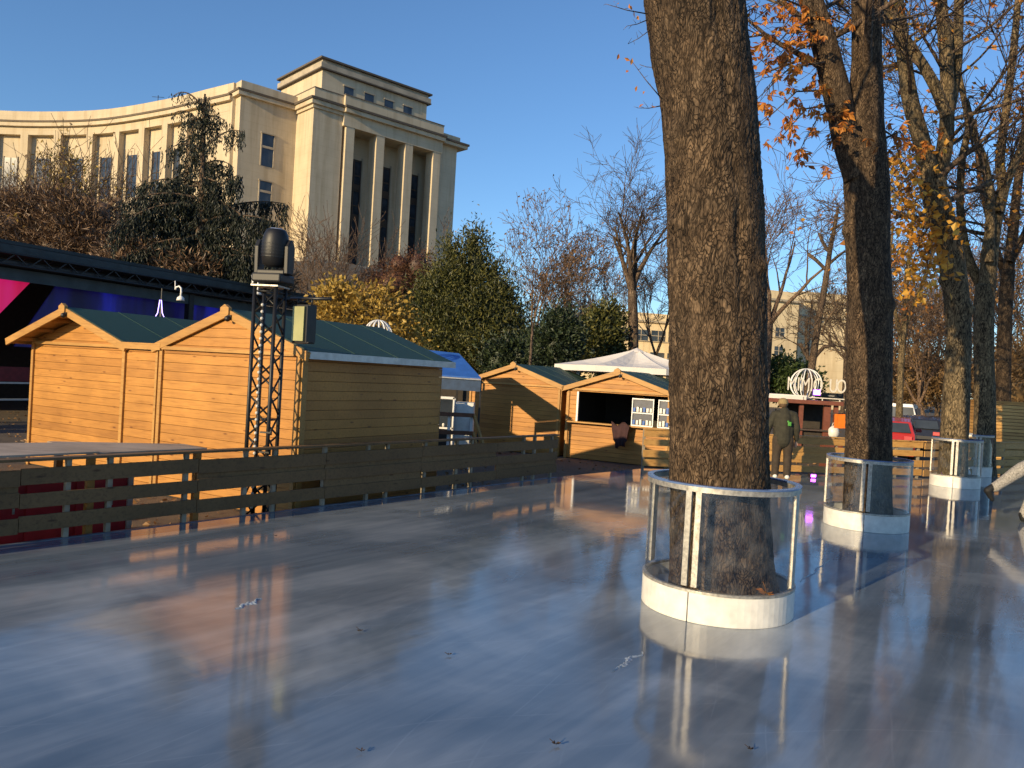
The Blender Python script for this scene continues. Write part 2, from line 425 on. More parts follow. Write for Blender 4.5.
# road behind the far barrier
m = MB(); a = V((4, 27, GZ + .006)); b = V((60, 62, GZ + .006)); d = (b - a).normalized(); q = V((-d.y, d.x, 0)) * 4
m.add([a - q, b - q, b + q, a + q], [(0, 1, 2, 3)]); struct('road', m, asphalt)

# ================================================================== PALACE
u = V((.7373, .6756, 0)); v = V((-.6756, .7373, 0)); Z = V((0, 0, 1))
C0 = V((-22.6, 83.67, 0)); TL = 19.8
pal = thing('stone_palace', 'cream stone palace with a pillared end pavilion and a curved wing on the rise', 'palace', (-22.6, 83.67, 9.0))
def blk(mb, o, du, dv, z0, z1):          # block from corner o, extents along u and v
    o = V((o.x, o.y, 0)); mb.hexa([o + Z * z0, o + u * du + Z * z0, o + u * du + v * dv + Z * z0, o + v * dv + Z * z0, o + Z * z1, o + u * du + Z * z1, o + u * du + v * dv + Z * z1, o + v * dv + Z * z1])
zb, zt = 13.0, 29.3
m = MB()
blk(m, C0 + u * 0, 3.5, 16, zb, zt)                               # left solid corner
blk(m, C0 + u * 16.75 + v * .4, TL - 16.75 - .2, 15.6, zb, zt)      # right solid end
blk(m, C0 + u * 3.5 + v * 2.6, 13.3, 13.4, zb, zt)                # recessed back of the portico
blk(m, C0 + u * 3.45 - v * .35, 13.4, 2.9, 27.9, zt + .003)         # lintel over the columns
build('pavilion_wall', m, stone_lit, pal, True)
m = MB()
blk(m, C0 - u * .5 - v * .8, TL + .2, 17.3, 8, 12.6); blk(m, C0 - u * .7 - v * 1.0, TL + .6, 17.7, 12.6, 13.0)
build('plinth', m, stone_dark, pal, True)
for t in (5.2, 9.7, 14.2):
    m = MB(); blk(m, C0 + u * t - v * .83, 1.6, .1, 9.2, 11.6); build('basement_window', m, win_dark, pal, True)
colt = [(3.55, 4.95), (7.45, 8.85), (11.35, 12.75), (15.35, 16.75)]
for a, b in colt:
    m = MB(); blk(m, C0 + u * (a + .25) - v * .3, b - a - .35, 1.5, zb, 27.9)
    blk(m, C0 + u * (a + .1) - v * .35, b - a - .1, 1.6, zb, zb + .25)
    build('column', m, stone_lit, pal, True)
for i in range(3):
    a = colt[i][1]; b = colt[i + 1][0]; w0 = a + .75; w1 = b + .15
    m = MB(); blk(m, C0 + u * w0 + v * 2.5, w1 - w0, .15, zb + .3, 25.4); f = build('window', m, win_dark, pal, True)
    m = MB()
    for k in range(3): blk(m, C0 + u * (w0 + (w1 - w0 - .12) * k / 2) + v * 2.42, .12, .12, zb + .3, 25.4)
    for k in range(8): blk(m, C0 + u * w0 + v * 2.43, w1 - w0, .1, zb + .3 + k * 1.7, zb + .45 + k * 1.7)
    for k in (1, 3, 5): blk(m, C0 + u * w0 + v * 2.44, w1 - w0, .1, zb + .3 + k * 1.7 + .2, zb + 1.1 + k * 1.7)
    build('window_frame', m, win_frame, f, True)
    m = MB(); blk(m, C0 + u * (w0 - .25) + v * 2.52, .22, .1, zb, 25.7); blk(m, C0 + u * w1 + v * 2.52, .22, .1, zb, 25.7); build('window_surround', m, stone_dark, f, True)
# cornices and parapets of the pavilion
m = MB()
blk(m, C0 - u * .45 - v * .45, 4.0, 16.9, zt, zt + .45); blk(m, C0 + u * 3.4 - v * .8, 13.55, 17, zt + .003, zt + .453); blk(m, C0 + u * 16.75 - v * .35, TL - 15.85, 16.6, zt + .006, zt + .38)
blk(m, C0 - u * .2 - v * .2, 3.7, 16.5, zt - .35, zt + .002); 
build('cornice', m, stone_lit, pal, True)
m = MB()
blk(m, C0 - u * .6 - v * .6, 4.1, 17.1, zt + .45, zt + .70); blk(m, C0 + u * 3.3 - v * .95, 13.75, 17.2, zt + .455, zt + .70); blk(m, C0 + u * 16.75 - v * .5, TL - 15.7, 16.8, zt + .385, zt + .62)
build('cornice_edge', m, simple('cornice_shadow_line', (.10, .08, .06), .9), pal, True)  # dark edge strip, thickened so its colour carries the cornice's shadow line
m = MB()
blk(m, C0, 3.6, 16, zt + .70, 31.1); blk(m, C0 + u * 3.5 - v * .35, 13.4, 16.3, zt + .705, 31.2); blk(m, C0 + u * 16.75 + v * .1, TL - 16.75, 15.7, zt + .62, 30.6)
build('parapet', m, stone_lit, pal, True)
m = MB()
A0 = C0 + u * 2.5 + v * 3.3
blk(m, A0, 14.3, 10, 30.9, 34.7); build('attic', m, stone_lit, pal, True)
m = MB(); blk(m, A0 - u * .35 - v * .35, 15.0, 10.7, 34.7, 35.25); blk(m, A0 - u * .1 - v * .1, 14.5, 10.2, 35.25, 35.65); build('attic_cornice', m, stone_dark, pal, True)
m = MB(); blk(m, A0 - u * .45 - v * .45, 15.2, 10.9, 35.65, 35.85); blk(m, A0 - u * .4 - v * .4, 15.1, 10.8, 34.55, 34.69); build('attic_edge', m, simple('attic_shadow_line', (.11, .09, .07), .9), pal, True)  # dark strips above and below the attic cornice stand in for its shadow
m = MB(); blk(m, C0 - u * .05 - v * .05, 3.6, 16, 31.1, 31.2); blk(m, C0 + u * 3.45 - v * .42, 13.5, 16.3, 31.2, 31.3); blk(m, C1 - u * .05 - v * .05, 6.9, 12, 30.9, 31.0) if False else None; build('coping', m, simple('coping_shadow_line', (.16, .13, .10), .9), pal, True)  # thin dark strip draws a shade line along the parapet tops
for t in (2.8, 5.5, 8.2, 10.9):
    m = MB(); blk(m, A0 + u * t - v * .04, 1.2, .1, 32.1, 33.5); wn = build('attic_window', m, win_dark, pal, True)
    m = MB(); blk(m, A0 + u * (t - .12) - v * .14, 1.44, .12, 33.5, 33.65); build('window_lintel', m, stone_dark, wn, True); m = MB(); blk(m, A0 + u * (t - .12) - v * .2, 1.44, .18, 31.95, 32.1); build('window_sill', m, stone_lit, wn, True)
# side block beside the pavilion
C1 = V((-29.85, 82.2, 0))
m = MB(); blk(m, C1, 7.2, 12, 9, zt); blk(m, C1 + v * 1.2 - u * .35, .5, 6, 9, zt + .004); build('side_block_wall', m, stone_lit, pal, True)
m = MB(); blk(m, C1 - u * .4 - v * .4, 7.2, 12.5, zt + .003, zt + .42); build('side_cornice', m, stone_lit, pal, True)
m = MB(); blk(m, C1 - u * .5 - v * .5, 7.3, 12.6, zt + .42, zt + .64); build('side_cornice_edge', m, simple('ledge_shadow_line', (.12, .09, .06), .9), pal, True)  # shadow line of the side cornice, put into the strip's dark colour
m = MB(); blk(m, C1, 6.9, 12, zt + .64, 30.9); build('side_parapet', m, stone_lit, pal, True)
for z0, z1 in ((22.6, 26.0), (18.2, 21.0), (14, 16.6)):
    m = MB(); blk(m, C1 + u * 2.5 - v * .03, 1.35, .1, z0, z1); wn = build('side_window', m, win_dark, pal, True)
    m = MB(); blk(m, C1 + u * 2.5 - v * .09, 1.35, .08, (z0 + z1) / 2 + .2, (z0 + z1) / 2 + .45)
    for t in (2.42, 3.85): blk(m, C1 + u * t - v * .1, .1, .12, z0, z1)
    blk(m, C1 + u * 2.35 - v * .16, 1.65, .2, z1, z1 + .12); build('window_frame', m, stone_dark, wn, True)
# curved wing
cp = [(-30.9, 83.0), (-34.8, 85.6), (-40.71, 89.5), (-50.3, 94.6), (-58.72, 96.9), (-66.5, 97.6), (-76, 96.8), (-86, 94), (-97, 89)]
cp = [V((x, y, 0)) for x, y in cp]
def crom(ps, k=12):
    out = []
    for i in range(len(ps) - 1):
        p0 = ps[max(i - 1, 0)]; p1 = ps[i]; p2 = ps[i + 1]; p3 = ps[min(i + 2, len(ps) - 1)]
        for j in range(k):
            t = j / k
            out.append(.5 * ((2 * p1) + (p2 - p0) * t + (2 * p0 - 5 * p1 + 4 * p2 - p3) * t * t + (3 * p1 - p0 - 3 * p2 + p3) * t ** 3))
    out.append(ps[-1]); return out
cur = crom(cp, 14)
def curn(i):
    t = (cur[min(i + 1, len(cur) - 1)] - cur[max(i - 1, 0)]).normalized(); return V((t.y, -t.x, 0)) * -1    # faces the garden
for_n = curn(20)
if for_n.dot(V((0, -1, 0))) < 0: sgn = -1
else: sgn = 1
def band(mb, off0, off1, z0, z1, i0=0, i1=None):
    i1 = len(cur) - 1 if i1 is None else i1
    for i in range(i0, i1):
        a, b = cur[i], cur[i + 1]; na, nb = curn(i) * sgn, curn(i + 1) * sgn
        mb.hexa([a + na * off0 + Z * z0, b + nb * off0 + Z * z0, b + nb * off1 + Z * z0, a + na * off1 + Z * z0, a + na * off0 + Z * z1, b + nb * off0 + Z * z1, b + nb * off1 + Z * z1, a + na * off1 + Z * z1])
m = MB(); band(m, -.75, -3, 8, 28.2); build('wing_wall', m, stone_lit, pal, True)
m = MB(); band(m, 0, -3, 28.0, 28.95); build('frieze', m, stone_lit, pal, True)
m = MB(); band(m, .45, -3, 28.95, 29.4); build('wing_cornice', m, stone_lit, pal, True)
m = MB(); band(m, .55, -3, 29.4, 29.62); build('wing_cornice_edge', m, simple('wing_shadow_line', (.13, .10, .07), .9), pal, True)  # curved strip coloured dark as the shadow line over the wing cornice
m = MB(); band(m, .05, -3, 29.62, 30.85); build('wing_parapet', m, stone_lit, pal, True)
def at_px(tx, z=22):
    return min(range(len(cur)), key=lambda i: abs(to_px(cur[i] + Z * z)[0] - tx))
m = MB(); i1 = at_px(196); band(m, -.02, -1.2, 8, 28.2, 0, i1); build('blank_wall', m, stone_lit, pal, True)
def fracpt(s):
    i = max(0, min(len(cur) - 2, int(s))); f = s - i; return cur[i].lerp(cur[i + 1], f), (curn(i) * sgn).lerp(curn(i + 1) * sgn, f).normalized()
def s_at(tx, z=22):
    best = min((abs(to_px(fracpt(k / 20)[0] + Z * z)[0] - tx), k / 20) for k in range(0, 20 * (len(cur) - 1)) if fracpt(k / 20)[0].y > 5); return best[1]
pil = [182, 162, 139, 114, 87, 55, 22, -12, -47, -84, -122]
centers = [s_at(x) for x in pil]
for s in centers:
    p, nn = fracpt(s); t = V((nn.y, -nn.x, 0))
    m = MB(); hw = .5
    m.hexa([p + nn * .02 + t * a * hw + Z * z for z in (8, 28.2) for a in (-1, 1)][0:2] + [p - nn * .8 + t * a * hw + Z * 8 for a in (1, -1)] + [p + nn * .02 + t * a * hw + Z * 28.2 for a in (-1, 1)] + [p - nn * .8 + t * a * hw + Z * 28.2 for a in (1, -1)])
    build('pilaster', m, stone_lit, pal, True)
for a, b in zip(centers[:-1], centers[1:]):
    s = (a + b) / 2 + .06; p, nn = fracpt(s); t = V((nn.y, -nn.x, 0))
    def pbox(mb, w0, w1, z0, z1, f, bk):
        mb.hexa([p + nn * f + t * w0 + Z * z0, p + nn * f + t * w1 + Z * z0, p + nn * bk + t * w1 + Z * z0, p + nn * bk + t * w0 + Z * z0, p + nn * f + t * w0 + Z * z1, p + nn * f + t * w1 + Z * z1, p + nn * bk + t * w1 + Z * z1, p + nn * bk + t * w0 + Z * z1])
    m = MB(); pbox(m, -.85, .85, 20.3, 25.3, -.70, -.77); wn = build('tall_window', m, win_dark, pal, True)
    m = MB(); pbox(m, -.97, -.85, 9, 25.45, -.64, -.77); pbox(m, .85, .97, 9, 25.45, -.64, -.77); pbox(m, -.05, .05, 20.3, 25.3, -.66, -.71); pbox(m, -.84, .84, 22.8, 22.92, -.66, -.71); build('window_frame', m, win_frame, wn, True)
    m = MB(); pbox(m, -.84, .84, 17.7, 20.29, -.69, -.77); build('spandrel', m, stone_dark, wn, True)
    m = MB(); pbox(m, -.85, .85, 12.5, 17.69, -.71, -.77); build('lower_window', m, win_dark, wn, True)
m = MB(); p, nn = fracpt(s_at(146)); m.tube([p + Z * 31.2 - nn, p + Z * 32.0 - nn], .04, 4); m.tube([p + Z * 31.8 - nn - V((.7, 0, 0)), p + Z * 31.8 - nn + V((.7, 0, 0))], .03, 4); build('aerial', m, black, pal, True)

# ================================================================== FAR BUILDINGS
def far_block(name, label, px0, px1, pytop, Y, yaw, zbase, cols, rows, wtop, group=None, mat_=None):
    mat_ = mat_ or far_stone
    a = P(px0, pytop, Y); b = P(px1, pytop + (px1 - px0) * .0577, Y * (1 + yaw))
    top = a.z; dd = V((b.x - a.x, b.y - a.y, 0)); L = dd.length; rz = math.atan2(dd.y, dd.x)
    t = thing(name, label, 'building', (a.x, a.y, zbase), rz, group)
    H = top - zbase
    m = MB(); m.hexa([(0, 0, 0), (L, 0, 0), (L, 14, 0), (0, 14, 0), (0, 0, H - 1.3), (L, 0, H - 1.3), (L, 14, H - 1.3), (0, 14, H - 1.3)]); build('wall', m, mat_, t)
    m = MB(); m.hexa([(-.4, -.4, H - 1.3), (L + .4, -.4, H - 1.3), (L + .4, 14.4, H - 1.3), (-.4, 14.4, H - 1.3), (-.4, -.4, H - 1.05), (L + .4, -.4, H - 1.05), (L + .4, 14.4, H - 1.05), (-.4, 14.4, H - 1.05)]); build('cornice', m, stone_dark, t)
    m = MB(); m.hexa([(0, 0, H - 1.05), (L, 0, H - 1.05), (L, 14, H - 1.05), (0, 14, H - 1.05), (0, 0, H), (L, 0, H), (L, 14, H), (0, 14, H)]); build('parapet', m, mat_, t)
    x0, dx, ww = cols; z0, dz, wh = rows
    for i in range(int((L - x0) / dx)):
        for j in range(wtop):
            x = x0 + i * dx; z = H - z0 - j * dz
            if z - wh < .3: continue
            m = MB(); m.box((x + ww / 2, -.0, z - wh / 2), (ww, .12, wh)); wn = build('window', m, win_dark, t)
            m = MB()
            m.box((x + ww / 2, -.08, z - wh / 2), (.08, .08, wh)); m.box((x + ww / 2, -.08, z - wh / 2), (ww, .075, .08)); m.box((x + ww / 2, -.1, z - wh - .07), (ww + .3, .2, .12))
            build('window_frame', m, stone_dark, wn)
    return t, L, H
t, L, H_ = far_block('stone_building', 'sunlit cream building with small square windows seen between the two nearest trunks', 762, 800, 289, 98, .02, GZ, (.3, 2.1, 1.25), (4.6, 2.35, 1.1), 3)
t, L, H_ = far_block('stone_building', 'plain sunlit cream building with thin pipes left of the second big trunk', 801, 892, 291, 104, .03, GZ, (80, 2, 1), (3, 3, 1), 0)
for x in (1.6, 7.6): 
    m = MB(); m.tube([(x, -.1, .2), (x, -.1, H_ - 1.3)], .09, 5); build('drainpipe', m, black, t)
m = MB(); m.box((L / 2, -.12, H_ - 3.2), (L, .24, .22)); build('string_course', m, stone_dark, t)
far_block('stone_building', 'low cream building with a dark window band left of the nearest trunk', 596, 700, 309, 110, .03, GZ, (.6, 2.6, 2.1), (2.4, 3.1, 1.5), 3)

# ================================================================== HUTS
HX = R(-30.2)
def clip_w(z, hw, he, hr, w_roof):      # half width of the gable wall at height z
    if z <= he: return hw
    return max(.02, min(hw, w_roof * (hr - z) / (hr - he)))
def board_wall(mb, x0, x1, y, z0, z1, face=-1, bh=.135, th=.03, axis='x'):
    z = z0
    while z < z1 - .01:
        zz = min(z + bh - .004, z1)
        if axis == 'x': mb.box(((x0 + x1) / 2, y, (z + zz) / 2), (x1 - x0, th, zz - z))
        else: mb.box((y, (x0 + x1) / 2, (z + zz) / 2), (th, x1 - x0, zz - z))
        z += bh
def make_hut(label, ridge, hr_w, w, hw, he_w, depth, oh, bh=.135, opening=None, gutter=False, group='wooden market huts', rot=HX):
    zb = GZ; t = thing('market_hut', label, 'hut', (ridge.x, ridge.y, zb), rot, group)
    hr = hr_w - zb; he = he_w - zb; y0 = oh; rise = hr - he; L = math.hypot(w, rise)
    # front gable wall
    m = MB(); z = .02
    while z < hr - .16:
        zz = z + bh - .004
        a = clip_w(z, hw, he - .02, hr - .12, w) ; b = clip_w(zz, hw, he - .02, hr - .12, w)
        segs = [(-a, a, -b, b)]
        if opening and opening[2] < (z + zz) / 2 < opening[3]:
            segs = [(-a, opening[0], -b, opening[0]), (opening[1], a, opening[1], b)]
        for p, q, p2, q2 in segs:
            if q - p < .02: continue
            m.hexa([(p, y0, z), (q, y0, z), (q, y0 + .03, z), (p, y0 + .03, z), (p2, y0, zz), (q2, y0, zz), (q2, y0 + .03, zz), (p2, y0 + .03, zz)])
        z += bh
    build('front_wall', m, pine, t, bevel=.004)
    m = MB(); zt = he - .02
    for s in (-1, 1): board_wall(m, y0 + .03, depth, s * (hw - .015), .02, zt, bh=bh, axis='y')
    build('side_wall', m, pine, t, bevel=.004)
    m = MB(); board_wall(m, -hw, hw, depth, .02, zt, bh=bh); m.prism([(-w * .9, depth, zt), (w * .9, depth, zt), (0, depth, hr - .15)], (0, -.02, 0), (0, .02, 0)); build('back_wall', m, pine, t)
    m = MB()   # dark backing that closes the gaps between boards
    if not opening:
        m.hexa([(-hw + .03, y0 + .035, 0), (hw - .03, y0 + .035, 0), (hw - .03, depth - .03, 0), (-hw + .03, depth - .03, 0), (-hw + .03, y0 + .035, zt), (hw - .03, y0 + .035, zt), (hw - .03, depth - .03, zt), (-hw + .03, depth - .03, zt)])
    else:
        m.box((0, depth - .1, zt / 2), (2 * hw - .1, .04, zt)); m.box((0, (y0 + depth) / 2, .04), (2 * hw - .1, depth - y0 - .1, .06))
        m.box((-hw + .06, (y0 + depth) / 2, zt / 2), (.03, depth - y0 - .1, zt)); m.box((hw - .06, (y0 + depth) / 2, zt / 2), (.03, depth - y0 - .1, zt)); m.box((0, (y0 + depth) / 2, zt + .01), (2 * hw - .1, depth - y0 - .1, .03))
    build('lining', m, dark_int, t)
    # trims
    for s in (-1, 1):
        m = MB(); m.box((s * (hw - .03), y0 - .018, he / 2), (.07, .035, he)); m.box((s * (hw + .016), y0 + .05, he / 2), (.032, .10, he)); build('corner_post', m, pine_trim, t, bevel=.004)
    m = MB(); m.box((0, y0 - .03, he - .03), (2 * hw - .15, .06, .05)); build('batten', m, pine_trim, t)
    # roof
    for s in (-1, 1):
        m = MB(); nrm = V((s * rise, 0, w)).normalized(); a = V((0, 0, hr)); b = V((s * w, 0, he))
        m.prism([a, b, b - nrm * .035, a - nrm * .035], (0, .02, 0), (0, depth + .12, 0)); build('roof_boards', m, pine_trim, t)
        m = MB(); m.prism([a + nrm * .004, b + nrm * .004 + (b - a).normalized() * .03, b + nrm * .022 + (b - a).normalized() * .03, a + nrm * .022], (0, .005, 0), (0, depth + .14, 0))
        k = 0
        while k < depth:      # felt laps
            m.prism([a + nrm * .022, b + nrm * .022, b + nrm * .027, a + nrm * .027], (0, .01 + k, 0), (0, .02 + k + .03, 0)); k += .95
        build('roof_felt', m, felt, t)
        m = MB(); a2 = a - nrm * .0; m.prism([a2 + nrm * .02, b + nrm * .02 + (b - a).normalized() * .05, b - nrm * .105 + (b - a).normalized() * .05, a2 - nrm * .105], (0, -.035, 0), (0, .004, 0)); build('bargeboard', m, pine_trim, t, bevel=.005)
        m = MB(); m.box((s * (w + .03), (depth + .14) / 2, he - .03), (.03, depth + .14, .10)); build('eaves_board', m, zinc if gutter else pine_trim, t)
        if oh > .1:
            m = MB()
            for k in (.25, .55, .85): m.box((s * w * k, oh / 2, hr - rise * k - .07), (.05, oh + .05, .06))
            build('purlin', m, pine_trim, t)
    m = MB(); r = .10; m.prism([(r * math.cos(R(60 * k + 30)), 0, hr - .02 + r * math.sin(R(60 * k + 30))) for k in range(6)], (0, -.06, 0), (0, .0, 0)); m.box((0, depth / 2, hr - .07), (.06, depth, .08)); build('ridge_beam', m, pine_trim, t)
    m = MB(); m.box((.09, -.02, hr - .10), (.09, .07, .05)); m.ball((.09, -.07, hr - .13), .045, 8, 6); build('floodlight', m, black, t)
    return t
hut1 = make_hut('wooden hut furthest left with a deep roof overhang and dark underside', V((-7.66, 13.4, 0)), 2.6, 1.72, 1.56, 2.03, 3.6, .36)
hut2 = make_hut('wooden hut right behind the lattice lighting tower with a shaded long side', V((-4.15, 11.36, 0)), 2.6, 1.62, 1.48, 2.04, 3.3, .03, gutter=True)
# filler panel between hut one and two
fx = V((math.cos(HX), math.sin(HX), 0)); fy = V((-math.sin(HX), math.cos(HX), 0))
t = thing('gap_panel', 'narrow wooden infill panel closing the gap between the two left huts', 'panel', V((-4.15, 11.36, GZ)) - fx * 1.98 + fy * .05, HX)
m = MB(); board_wall(m, -.46, .46, .0, .02, 2.2); build('boards', m, pine, t, bevel=.004)
m = MB(); m.box((-.40, -.03, 1.1), (.07, .04, 2.2)); m.box((.43, -.03, 1.1), (.05, .04, 2.2)); build('edge_batten', m, pine_trim, t)
m = MB(); m.box((0, -.03, 2.27), (1.1, .12, .10)); build('top_beam', m, pine_trim, t)
H3 = P(514, 363.5, 22.0); H4 = P(618, 370, 20.6)
rot34 = math.atan2(H4.y - H3.y, H4.x - H3.x)
w34 = (H4 - H3).length / 2
hut3 = make_hut('closed plank hut left of the open stall hut with a peaked roof shadow on it', H3, 2.2, w34 * 1.0, w34 * .93, 1.68, 3.2, .10, bh=.12, rot=rot34)
hut4 = make_hut('open fronted wooden hut with a serving hatch just left of the nearest trunk', H4, 2.16, w34 * 1.0, w34 * .93, 1.66, 3.0, .10, bh=.12, opening=(-w34 * .72, w34 * .93, .98, 1.80), rot=rot34)
m = MB(); m.box((.0, .02, 1.0), (w34 * 1.75, .28, .035)); build('counter', m, pine_trim, hut4)
m = MB(); m.box((-w34 * .72, .06, 1.4), (.05, .05, .82)); build('hatch_post', m, white_paint, hut4)
m = MB(); board_wall(m, .18, .42, 1.0, 1.0, 1.78); build('inner_partition', m, pine, hut4)
# display racks standing on the counter
for k, (lx, lab) in enumerate(((.72, 'white framed display rack with blue and white goods, the left one in the open hut'), (1.42, 'white framed display rack in the open hut, beside the nearest trunk'))):
    lp = Matrix.Rotation(rot34, 3, 'Z') @ V((lx, .04, 0))
    t = thing('display_rack', lab, 'display rack', (H4.x + lp.x, H4.y + lp.y, GZ + 1.02), rot34, 'display racks in the open hut')
    m = MB()
    for x in (-.28, .28): m.box((x, 0, .36), (.025, .025, .72))
    for z in (.0125, .34, .70): m.box((0, 0, z), (.56, .03, .03))
    build('frame', m, white_paint, t)
    m = MB(); m.box((0, .03, .36), (.54, .006, .70)); build('back_panel', m, simple('slate_panel_%s' % 'ab'[k], (.05, .06, .09), .4), t)
    for z in (.03, .36):
        for i in range(6):
            m = MB(); h = .10 + .05 * rnd.random(); m.box((-.22 + i * .088, -.005, z + h / 2 + .01), (.06, .03, h)); m.box((-.22 + i * .088, -.02, z + h * .5), (.035, .01, h * .5))
            build('boxed_goods', m, white_pl if (i + k) % 3 else tarp_blue, t)
# coat hanging over the hatch ledge
lp = Matrix.Rotation(rot34, 3, 'Z') @ V((.22, -.2, 0)); base = V((H4.x + lp.x, H4.y + lp.y, GZ + .46))
m = MB(); vs_ = []; nn_ = 14
for side in (0, 1):
    for j in range(12):
        for i in range(nn_):
            s = i / (nn_ - 1) - .5; q = j / 11; wid = (.50 - .20 * q) if q < .8 else .26
            y = -.05 * math.sin(q * 2.6) - .03 * math.sin(s * 19 + q * 3) * q + (.035 if side else 0)
            z = .60 - q * .58 + .05 * math.sin(s * 9) * (1 if q < .2 else .3) - (.12 if s < -.2 and q > .5 else 0) * (q - .5)
            vs_.append(base + Matrix.Rotation(rot34, 3, 'Z') @ V((s * wid + .03 * q, y, z)))
N = nn_ * 12
fs_ = [(b0 + j * nn_ + i, b0 + j * nn_ + i + 1, b0 + (j + 1) * nn_ + i + 1, b0 + (j + 1) * nn_ + i) for b0 in (0, N) for j in range(11) for i in range(nn_ - 1)]
fs_ += [(i, i + 1, N + i + 1, N + i) for i in range(nn_ - 1)] + [(11 * nn_ + i, 11 * nn_ + i + 1, N + 11 * nn_ + i + 1, N + 11 * nn_ + i) for i in range(nn_ - 1)]
fs_ += [(j * nn_ + e, (j + 1) * nn_ + e, N + (j + 1) * nn_ + e, N + j * nn_ + e) for j in range(11) for e in (0, nn_ - 1)]
m.add(vs_, fs_, True)
tag(build('coat', m, cloth_dark), 'dark brown coat hanging over the ledge of the open hut', 'coat')

# ================================================================== BARRIERS
post_m = simple('dull_barrier_post', (.30, .25, .18), .55, var=.3)
def barrier(label, pts, posts, inner=1, dens=(0.0, 1.0), top=.80, rows=((.10, .255), (.345, .49), (.57, .73)), mat_=None, base=0.0, extra=.45, seed=1, cap=True, posts_low=-.02, seg=1.9):
    """pts: polyline on the ground; posts: distances along it."""
    rr = random.Random(seed); mat_ = mat_ or grey_wood
    t = thing('rail_barrier', label, 'barrier', (pts[0].x, pts[0].y, base))
    lens = [(b - a).length for a, b in zip(pts[:-1], pts[1:])]
    def pos(s):
        for (a, b), L in zip(zip(pts[:-1], pts[1:]), lens):
            if s <= L + 1e-6: return a.lerp(b, s / L), (b - a).normalized()
            s -= L
        return pts[-1], (pts[-1] - pts[-2]).normalized()
    s0 = 0
    for (a, b), L in zip(zip(pts[:-1], pts[1:]), lens):
        d = (b - a).normalized(); n = V((d.y, -d.x, 0)) * inner
        k = max(1, round(L / seg)); 
        for i in range(k):
            p = a + d * (L * i / k); q = a + d * (L * (i + 1) / k)
            for (z0, z1) in rows:
                dz = rr.uniform(-.012, .012)
                m = MB(); m.bar(p + V((0, 0, base + (z0 + z1) / 2 + dz)) + n * .025, q - d * .006 + V((0, 0, base + (z0 + z1) / 2 + dz + rr.uniform(-.008, .008))) + n * .025, .022, z1 - z0); build('board', m, mat_, t, True, bevel=.003)
            for j in range(len(rows) - 1):
                if rr.random() < extra:
                    z0 = rows[j][1] - .03; z1 = rows[j + 1][0] + .03; off = n * .0
                    m = MB(); m.bar(p + V((0, 0, base + (z0 + z1) / 2)) + off, q - d * .01 + V((0, 0, base + (z0 + z1) / 2)) + off, .02, z1 - z0); build('back_board', m, mat_, t, True)
        if cap:
            m = MB(); m.bar(a + V((0, 0, base + top + .012)), b + V((0, 0, base + top + .012)), .13, .028); build('top_rail', m, mat_, t, True, bevel=.004)
    for s in posts:
        p, d = pos(s); n = V((d.y, -d.x, 0)) * inner
        m = MB(); m.box((p.x - n.x * .03, p.y - n.y * .03, base + (top + posts_low) / 2), (.05, .05, top - posts_low), math.atan2(d.y, d.x)); build('post', m, post_m, t, True)
    return t
def along(p0, d, px, z=0.0):       # distance along a line to where it appears at column px
    best = min((abs(to_px(p0 + d * (k * .02) + V((0, 0, z)))[0] - px), k * .02) for k in range(1, 1400) if (p0 + d * (k * .02)).y > .5); return best[1]
e_ = V((.03, -.02, 0)) * -1
B0 = RC - RDIR * 14 + V((-.02, .015, 0)); BC = RC + RDIR * 2.75 + V((-.02, .015, 0))
pp = [along(B0, RDIR, x, .1) for x in (66, 109, 185, 245, 273, 324, 367, 387, 424, 456, 471, 523, 534, 551)]
barrier('weathered board barrier along the left edge of the rink with pale posts', [B0, BC], [.4, 2.6, 4.8, 6.2] + pp, seed=6, extra=.33)
F0 = V((3.0, 17.55, 0)); F1 = V((9.95, 18.95, 0)); F2 = V((14.6, 21.7, 0))
barrier('sunlit new board barrier along the far side of the rink behind the trees', [F0, F1], [.02, 1.6, 3.2, 4.8, 6.4, 7.0], mat_=fresh_wood, seed=2, extra=.25, top=.86, rows=((.04, .19), (.26, .42), (.50, .64), (.70, .85)))
barrier('shaded board barrier at the far right below the slatted timber cabin', [F1 + V((.04, .02, 0)), F2], [.8, 2.2, 3.6, 5.0], mat_=fresh_wood, seed=3, extra=.2, top=.86, rows=((.04, .19), (.26, .42), (.50, .64), (.70, .85)))

# plywood deck behind the left barrier
ca = B0.lerp(BC, (pp[2] + .3) / (BC - B0).length)
dp = RDIR; dn = V((-RDIR.y, RDIR.x, 0))
t = thing('plywood_counter', 'wide weathered plywood counter behind the left end of the barrier', 'counter', (ca.x, ca.y, GZ))
m = MB()
for i in range(4):
    a = ca - dp * (1.25 * i) + dn * .10; L = 1.24
    z = .815 + .012 * (i % 2)
    m.hexa([a + V((0, 0, z)), a - dp * L + V((0, 0, z)), a - dp * L + dn * (1.25) + V((0, 0, z)), a + dn * (1.0 if i else .5) + V((0, 0, z)), a + V((0, 0, z + .02)), a - dp * L + V((0, 0, z + .02)), a - dp * L + dn * 1.25 + V((0, 0, z + .02)), a + dn * (1.0 if i else .5) + V((0, 0, z + .02))])
build('worktop', m, ply, t, True)
for i in range(5):
    for k in (.2, .95):
        if i == 0 and k > .5: continue
        a = ca - dp * (1.22 * i + .06) + dn * k; m = MB(); m.box((a.x, a.y, (.81 + GZ) / 2), (.07, .07, .81 - GZ), R(53)); build('leg', m, pine_trim, t, True)
a = P(38, 490, 8.5); a.z = 0
t = thing('red_cabinet', 'red cabinet with grey ends standing under the plywood counter', 'cabinet', (a.x, a.y, GZ), R(53))
m = MB(); m.box((0, 0, .42), (1.7, .5, .70)); build('body', m, red_paint, t, bevel=.01)
